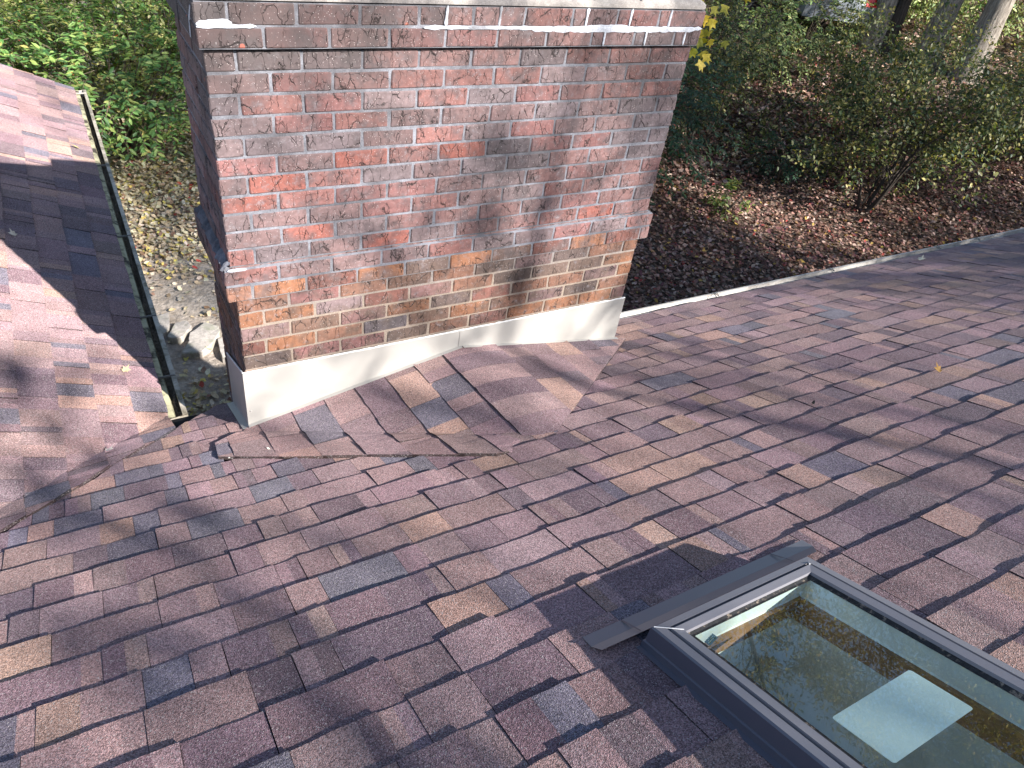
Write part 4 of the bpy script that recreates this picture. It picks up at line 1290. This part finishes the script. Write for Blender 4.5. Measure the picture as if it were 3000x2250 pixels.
# right: understory
DK = [(.03, .065, .035), (.04, .085, .045), (.05, .10, .05), (.07, .12, .05)]
MIX = [(.035, .06, .028), (.06, .085, .035), (.12, .13, .045), (.23, .21, .075), (.38, .33, .11)]
LITE = [(.13, .21, .08), (.20, .28, .11), (.30, .35, .13), (.42, .44, .18), (.06, .09, .04)]
G_ = 'shrubs in the wood beyond the right gutter'
bush('shrub', (7.3, 6.2), 1.3, 1.1, 2.3, 420, 14, (.06, .10), DK, [3, 3, 2, 1], 'dark green low shrub tight behind the right edge of the chimney', 'shrub', G_, zmin=.05)
bush('shrub', (9.4, 8.6), 1.9, 1.4, 2.2, 480, 13, (.06, .10), MIX, [4, 4, 2, 1, .5], 'mottled green shrub between the chimney cap and the sunlit litter patch', 'shrub', G_, zmin=.05)
bush('shrub', (10.3, 5.9), .55, .5, .75, 90, 12, (.06, .09), DK, [3, 3, 2, 1], 'small dark green bush alone on the reddish leaf litter', 'shrub', G_, stems=5, zmin=.05)
bush('shrub', (8.4, 5.1), .30, .28, .5, 26, 10, (.07, .11), [(.10, .15, .04), (.28, .26, .06), (.16, .18, .05)], [3, 1, 2], 'small seedling with yellowish leaves on the sunlit strip of litter', 'shrub', G_, stems=4, zmin=.05)
bush('shrub', (12.8, 9.8), 1.6, 1.2, 1.1, 260, 13, (.07, .12), LITE, [3, 4, 3, 1, 2], 'bright sunlit green shrub left of the pale tree trunks', 'shrub', G_, zmin=.05)
bush('shrub', (11.8, 12.6), 2.6, 1.5, 2.8, 520, 13, (.08, .14), MIX, [3, 4, 3, 2, 1], 'large mixed green shrub at the top edge right of the chimney cap', 'shrub', G_, zmin=.05)
bush('shrub', (19.0, 11.6), 3.0, 1.8, 1.9, 560, 12, (.08, .14), LITE, [2, 3, 4, 4, 1], 'pale yellow-green shrub behind the leaning tree trunks', 'shrub', G_, zmin=.05)
bush('shrub', (21.5, 9.5), 3.2, 2.6, 2.6, 560, 12, (.09, .16), LITE, [2, 3, 4, 4, 1], 'pale yellow-green shrub in the top right corner', 'shrub', G_, zmin=.05)
bush('shrub', (15.9, 5.0), 1.7, 1.2, 1.7, 320, 12, (.07, .12), MIX, [3, 4, 4, 2, 1], 'olive green shrub at the right edge above the far roof corner', 'shrub', G_, zmin=.05)
bush('shrub', (23, 16), 5, 3, 4.5, 500, 12, (.14, .22), MIX, [3, 4, 4, 3, 2], 'tall green shrub mass behind the parked car', 'shrub', G_, zmin=.02)
bush('shrub', (16.5, 15.5), 3.4, 2.0, 2.6, 420, 12, (.10, .17), MIX, [3, 4, 4, 3, 2], 'green shrub mass left of the parked car', 'shrub', G_, zmin=.02)

# multi stemmed viburnum with open olive crown
def open_shrub(base, label, h=3.2, nst=6, lean=(.3, -.1), size=(.045, .085), per=7, pal=MIX, wt=(2, 4, 5, 3, 1), r=.04, group=None, mat_='darkbark', spread=.75, maxd=3):
    bx, by = base; bz = ground(bx, by); root = empty('small_tree'); tag(root, label, 'tree', group)
    m = MB(); sites = []
    for i in range(nst):
        a = RND.uniform(0, 6.28); d = Vector((math.cos(a) * .5 + lean[0], math.sin(a) * .5 + lean[1], 1.1))
        grow(m, Vector((bx + math.cos(a) * .08, by + math.sin(a) * .08, bz - .05)), d, h * RND.uniform(.42, .55), r * RND.uniform(.7, 1), 0, maxd, sites, spread, (2, 4), .02, 6)
    m.build('trunk', mat_, root)
    leaf_obj('crown', OVW, *leaves_at(sites, per, .09, size, pal, wt), 'leaf', root, 'stuff')
    return root
G2 = 'slender small trees over the leaf litter'
open_shrub((10.95, 4.5), 'open many-stemmed small tree with olive leaves rising from the litter beyond the right gutter', 3.1, 7, (.45, .05), per=5, group=G2)
open_shrub((14.6, 3.7), 'dark stemmed small tree at the right edge just above the gutter', 2.8, 4, (-.1, .2), per=4, group=G2)
open_shrub((12.6, 6.2), 'thin green-leaved small tree in the middle of the shaded wood', 2.7, 4, (-.3, .0), pal=MIX, group=G2)
open_shrub((9.6, 7.3), 'thin twiggy small tree with few leaves by the sunlit litter patch', 2.6, 4, (.1, .1), per=3, group=G2, r=.025)

# sapling maple behind the chimney
def maple():
    root = empty('maple_sapling'); tag(root, 'maple sapling with big yellow leaves showing beside the chimney cap', 'tree', None)
    m = MB(); sites = []
    b0 = Vector((3.6, 3.4, ground(3.6, 3.4) - .05)); top = Vector((4.32, 2.62, -.35))
    P = [b0, b0.lerp(top, .3) + Vector((-.1, .1, 0)), b0.lerp(top, .6) + Vector((-.06, .1, 0)), b0.lerp(top, .85), top]
    m.tube(P, [.035, .028, .02, .012, .006], 6)
    tips = [(4.36, 2.52, -.50), (4.46, 2.50, -.62), (4.28, 2.60, -.30), (4.40, 2.55, -.76), (4.42, 2.6, -.22), (4.60, 2.62, -.32), (4.9, 2.8, -.05)]
    L = []; Dd = []; Nn = []; S = []
    for t in tips:
        t = Vector(t); m.tube([P[3].lerp(top, RND.random()), t.lerp(top, .4) + rvec(.02), t], [.006, .004, .0025], 4)
        for _ in range(6 if t.x < 4.55 else 4):
            L.append(tuple(t + rvec(.06))); d = rvec(.5) + Vector((0, 0, -.9)); Dd.append(tuple(d)); Nn.append(tuple(Vector((-.4, -.9, .5)) + rvec(.4))); S.append(RND.uniform(.10, .17))
    m.build('trunk', 'twig', root)
    cols = pick([(.50, .38, .04), (.40, .34, .05), (.52, .42, .08), (.30, .30, .06), (.40, .12, .03)], [4, 4, 3, 2, .6], len(L))
    for p, d, nn, s, c in zip(L, Dd, Nn, S, cols):
        me = leaf_mesh('leaf', MP, np.zeros((1, 3)), np.array([d]), np.array([nn]), np.array([s]), np.array([c])); me.materials.append(MAT['leafy'])
        o = bpy.data.objects.new('leaf', me); link(o, root); o.location = p
maple()

# big trees ---------------------------------------------------
def big_tree(base, h, r, lean, label, mat_='bark', crown=True, group=None, leafn=5, size=(.09, .16), pal=None, wt=None, maxd=3, crown_r=.5, first=.45, kids=(3, 4), spread=.75, lname='leafy', nlimb=7, clump=None):
    bx, by = base; bz = ground(bx, by) if abs(bx) < 60 and abs(by) < 60 else -4
    root = empty('tree'); tag(root, label, 'tree', group)
    m = MB(); n = 10; pts = []; rad = []
    for i in range(n + 1):
        t = i / n; pts.append(Vector((bx + lean[0] * h * t + .10 * mnoise.noise((bx, t * 3, 0)), by + lean[1] * h * t + .10 * mnoise.noise((by, t * 3, 5)), bz - .2 + h * t)))
        rad.append(r * (1 - .75 * t) * (1.35 if i == 0 else 1))
    m.tube(pts, rad, 12, caps=False)
    m.build('trunk', mat_, root, smooth=True)
    sites = []; mb = MB()
    for i in range(nlimb):
        t = first + (1 - first) * (i + .5) / nlimb; k = int(t * n); p = pts[k].lerp(pts[min(n, k + 1)], t * n - k)
        a = i * 2.4 + RND.uniform(-.4, .4); d = Vector((math.cos(a), math.sin(a), RND.uniform(.4, .9)))
        grow(mb, p, d, h * crown_r * RND.uniform(.4, .6) * (1.15 - .5 * t), rad[k] * (.62 if clump else .5), 0, maxd, sites, spread, kids, .08, 6, .14, .004)
    mb.build('limbs', mat_, root)
    if clump: sites = [q for q in sites if RND.random() < clump]
    if crown and leafn:
        leaf_obj('crown', DI, *leaves_at(sites, leafn, .16, size, pal or MIX, wt or (2, 4, 5, 4, 3)), lname, root, 'stuff')
    return root
YEL = [(.12, .14, .04), (.28, .24, .06), (.42, .32, .07), (.18, .17, .05), (.35, .22, .06)]
GT = 'tall trees in the wood'
big_tree((16.9, 9.75), 14, .27, (-.03, .03), 'pale grey barked tree trunk at the top edge, left of the leaning pair', group=GT, pal=YEL, wt=(2, 3, 3, 3, 1))
big_tree((17.0, 9.45), 13, .15, (.03, .02), 'narrow dark tree trunk pressed against the left pale trunk', mat_='darkbark', group=GT, pal=YEL, wt=(2, 3, 3, 3, 1), leafn=3)
big_tree((17.35, 8.6), 15, .25, (.045, .02), 'grey leaning tree trunk in the middle of the top right woods', group=GT, pal=YEL, wt=(2, 3, 3, 3, 1))
big_tree((17.7, 7.7), 15, .29, (.03, .01), 'thickest pale tree trunk leaning towards the top right corner', group=GT, pal=YEL, wt=(2, 3, 3, 3, 1))
big_tree((18.6, 6.6), 13, .22, (.16, -.04), 'furrowed brown tree trunk at the right edge of the woods', group=GT, pal=YEL, wt=(2, 3, 3, 3, 1))
# wood behind, mirrored in the skylight pane
for i, (x, y, h_t) in enumerate([(4.5, 16, 13), (9, 20, 16), (0, 21, 15), (13, 24, 17), (-6, 19, 13), (6, 27, 18), (20, 22, 16), (27, 16, 15), (30, 24, 17)]):
    big_tree((x, y), h_t, .24, (RND.uniform(-.04, .04), RND.uniform(-.04, .04)), 'tall autumn tree at the back of the wood, mirrored in the skylight pane', group='trees mirrored in the skylight', pal=YEL, wt=(2, 3, 4, 3, 2), leafn=4, size=(.14, .26), mat_='darkbark')

# trees on the sunny side of the house: their boughs shade the roof and the wood
for i, (x, y, h_t, ln, md, fr, lb, le, r_) in enumerate([
        (4.7, -10.5, 12.5, 26, 2, .46, 'bare limbed tree behind the camera throwing the branch shadows on the chimney', .14, .085),
        (13.0, -11.0, 12.5, 22, 2, .42, 'thin crowned tree behind the camera shading the right part of the main roof', -.12, .2),
        (2.0, -10.5, 11.5, 22, 2, .42, 'slim tree behind the camera shading the left end of the roofs', -.05, .10),
        (15.8, -11.5, 17.0, 15, 3, .35, 'leafy tree behind the camera shading the litter beyond the right gutter', 0, .2),
        (14.2, -13.8, 16.5, 13, 3, .45, 'tall leafy tree behind the camera shading the wood beside the chimney', 0, .2),
        (22.0, -9.0, 16, 8, 3, .35, 'leafy tree far to the right behind the camera shading the small trees', 0, .2)]):
    big_tree((x, y), h_t, r_, (le, 0), lb, group='trees that shade the roof', pal=YEL, leafn=ln, size=(.10, .18), mat_='darkbark', first=fr, crown_r=.5 if i in (0, 2) else .62, maxd=md, nlimb=7, kids=(2, 3) if i < 3 else (3, 4), clump=.16 if i < 3 else None)

# ------------------------------------------------------------------ parked car glimpsed through the leaves
def car(loc, rot):
    root = empty('parked_car'); tag(root, 'silver car with red tail light glimpsed through the leaves left of the pale trunks', 'car')
    def P(name, verts, faces, mt):
        m = MB(); m.add(verts, faces); return m.build(name, mt, root)
    prof = [(-2.2, .35), (-2.25, .75), (-2.1, 1.0), (-1.5, 1.05), (-1.0, 1.45), (.4, 1.48), (1.15, 1.02), (2.0, .92), (2.25, .7), (2.2, .35)]
    wv = lambda z: .88 if z < 1.02 else .88 - (z - 1.02) * .55
    V = [(x, -wv(z), z) for x, z in prof] + [(x, wv(z), z) for x, z in prof]; n = len(prof)
    P('body', V, [tuple(range(n - 1, -1, -1)), tuple(range(n, 2 * n))] + [(i, (i + 1) % n, n + (i + 1) % n, n + i) for i in range(n)], 'carpaint')
    P('rear_window', [(-1.53, -.70, 1.075), (-1.53, .70, 1.075), (-1.08, .6, 1.42), (-1.08, -.6, 1.42)], [(3, 2, 1, 0)], 'cardark')
    for s in (-1, 1):
        P('side_window', [(-1.3, s * .885, 1.08), (.95, s * .885, 1.08), (.35, s * .70, 1.42), (-.95, s * .70, 1.42)], [(0, 1, 2, 3)], 'cardark')
        P('tail_light', [(-2.27, s * .80, .74), (-2.27, s * .52, .74), (-2.16, s * .52, .93), (-2.16, s * .80, .93), (-1.95, s * .895, .93), (-2.05, s * .895, .76)], [(0, 1, 2, 3), (0, 3, 4, 5)], 'carred')
        for x in (-1.4, 1.4):
            m = MB(); m.tube([(x, s * .70, .33), (x, s * .90, .33)], .33, 16); m.build('wheel', 'tyre', root)
    root.location = loc; root.rotation_euler = (0, 0, rot)
car((17.0, 12.2, ground(17.0, 12.2)), math.radians(62))
bush('shrub', (15.1, 10.3), 1.6, .8, 1.25, 260, 12, (.08, .13), LITE, [3, 3, 3, 2, 2], 'loose bright shrub whose leaves half hide the parked silver car', 'shrub', G_, zmin=.02)
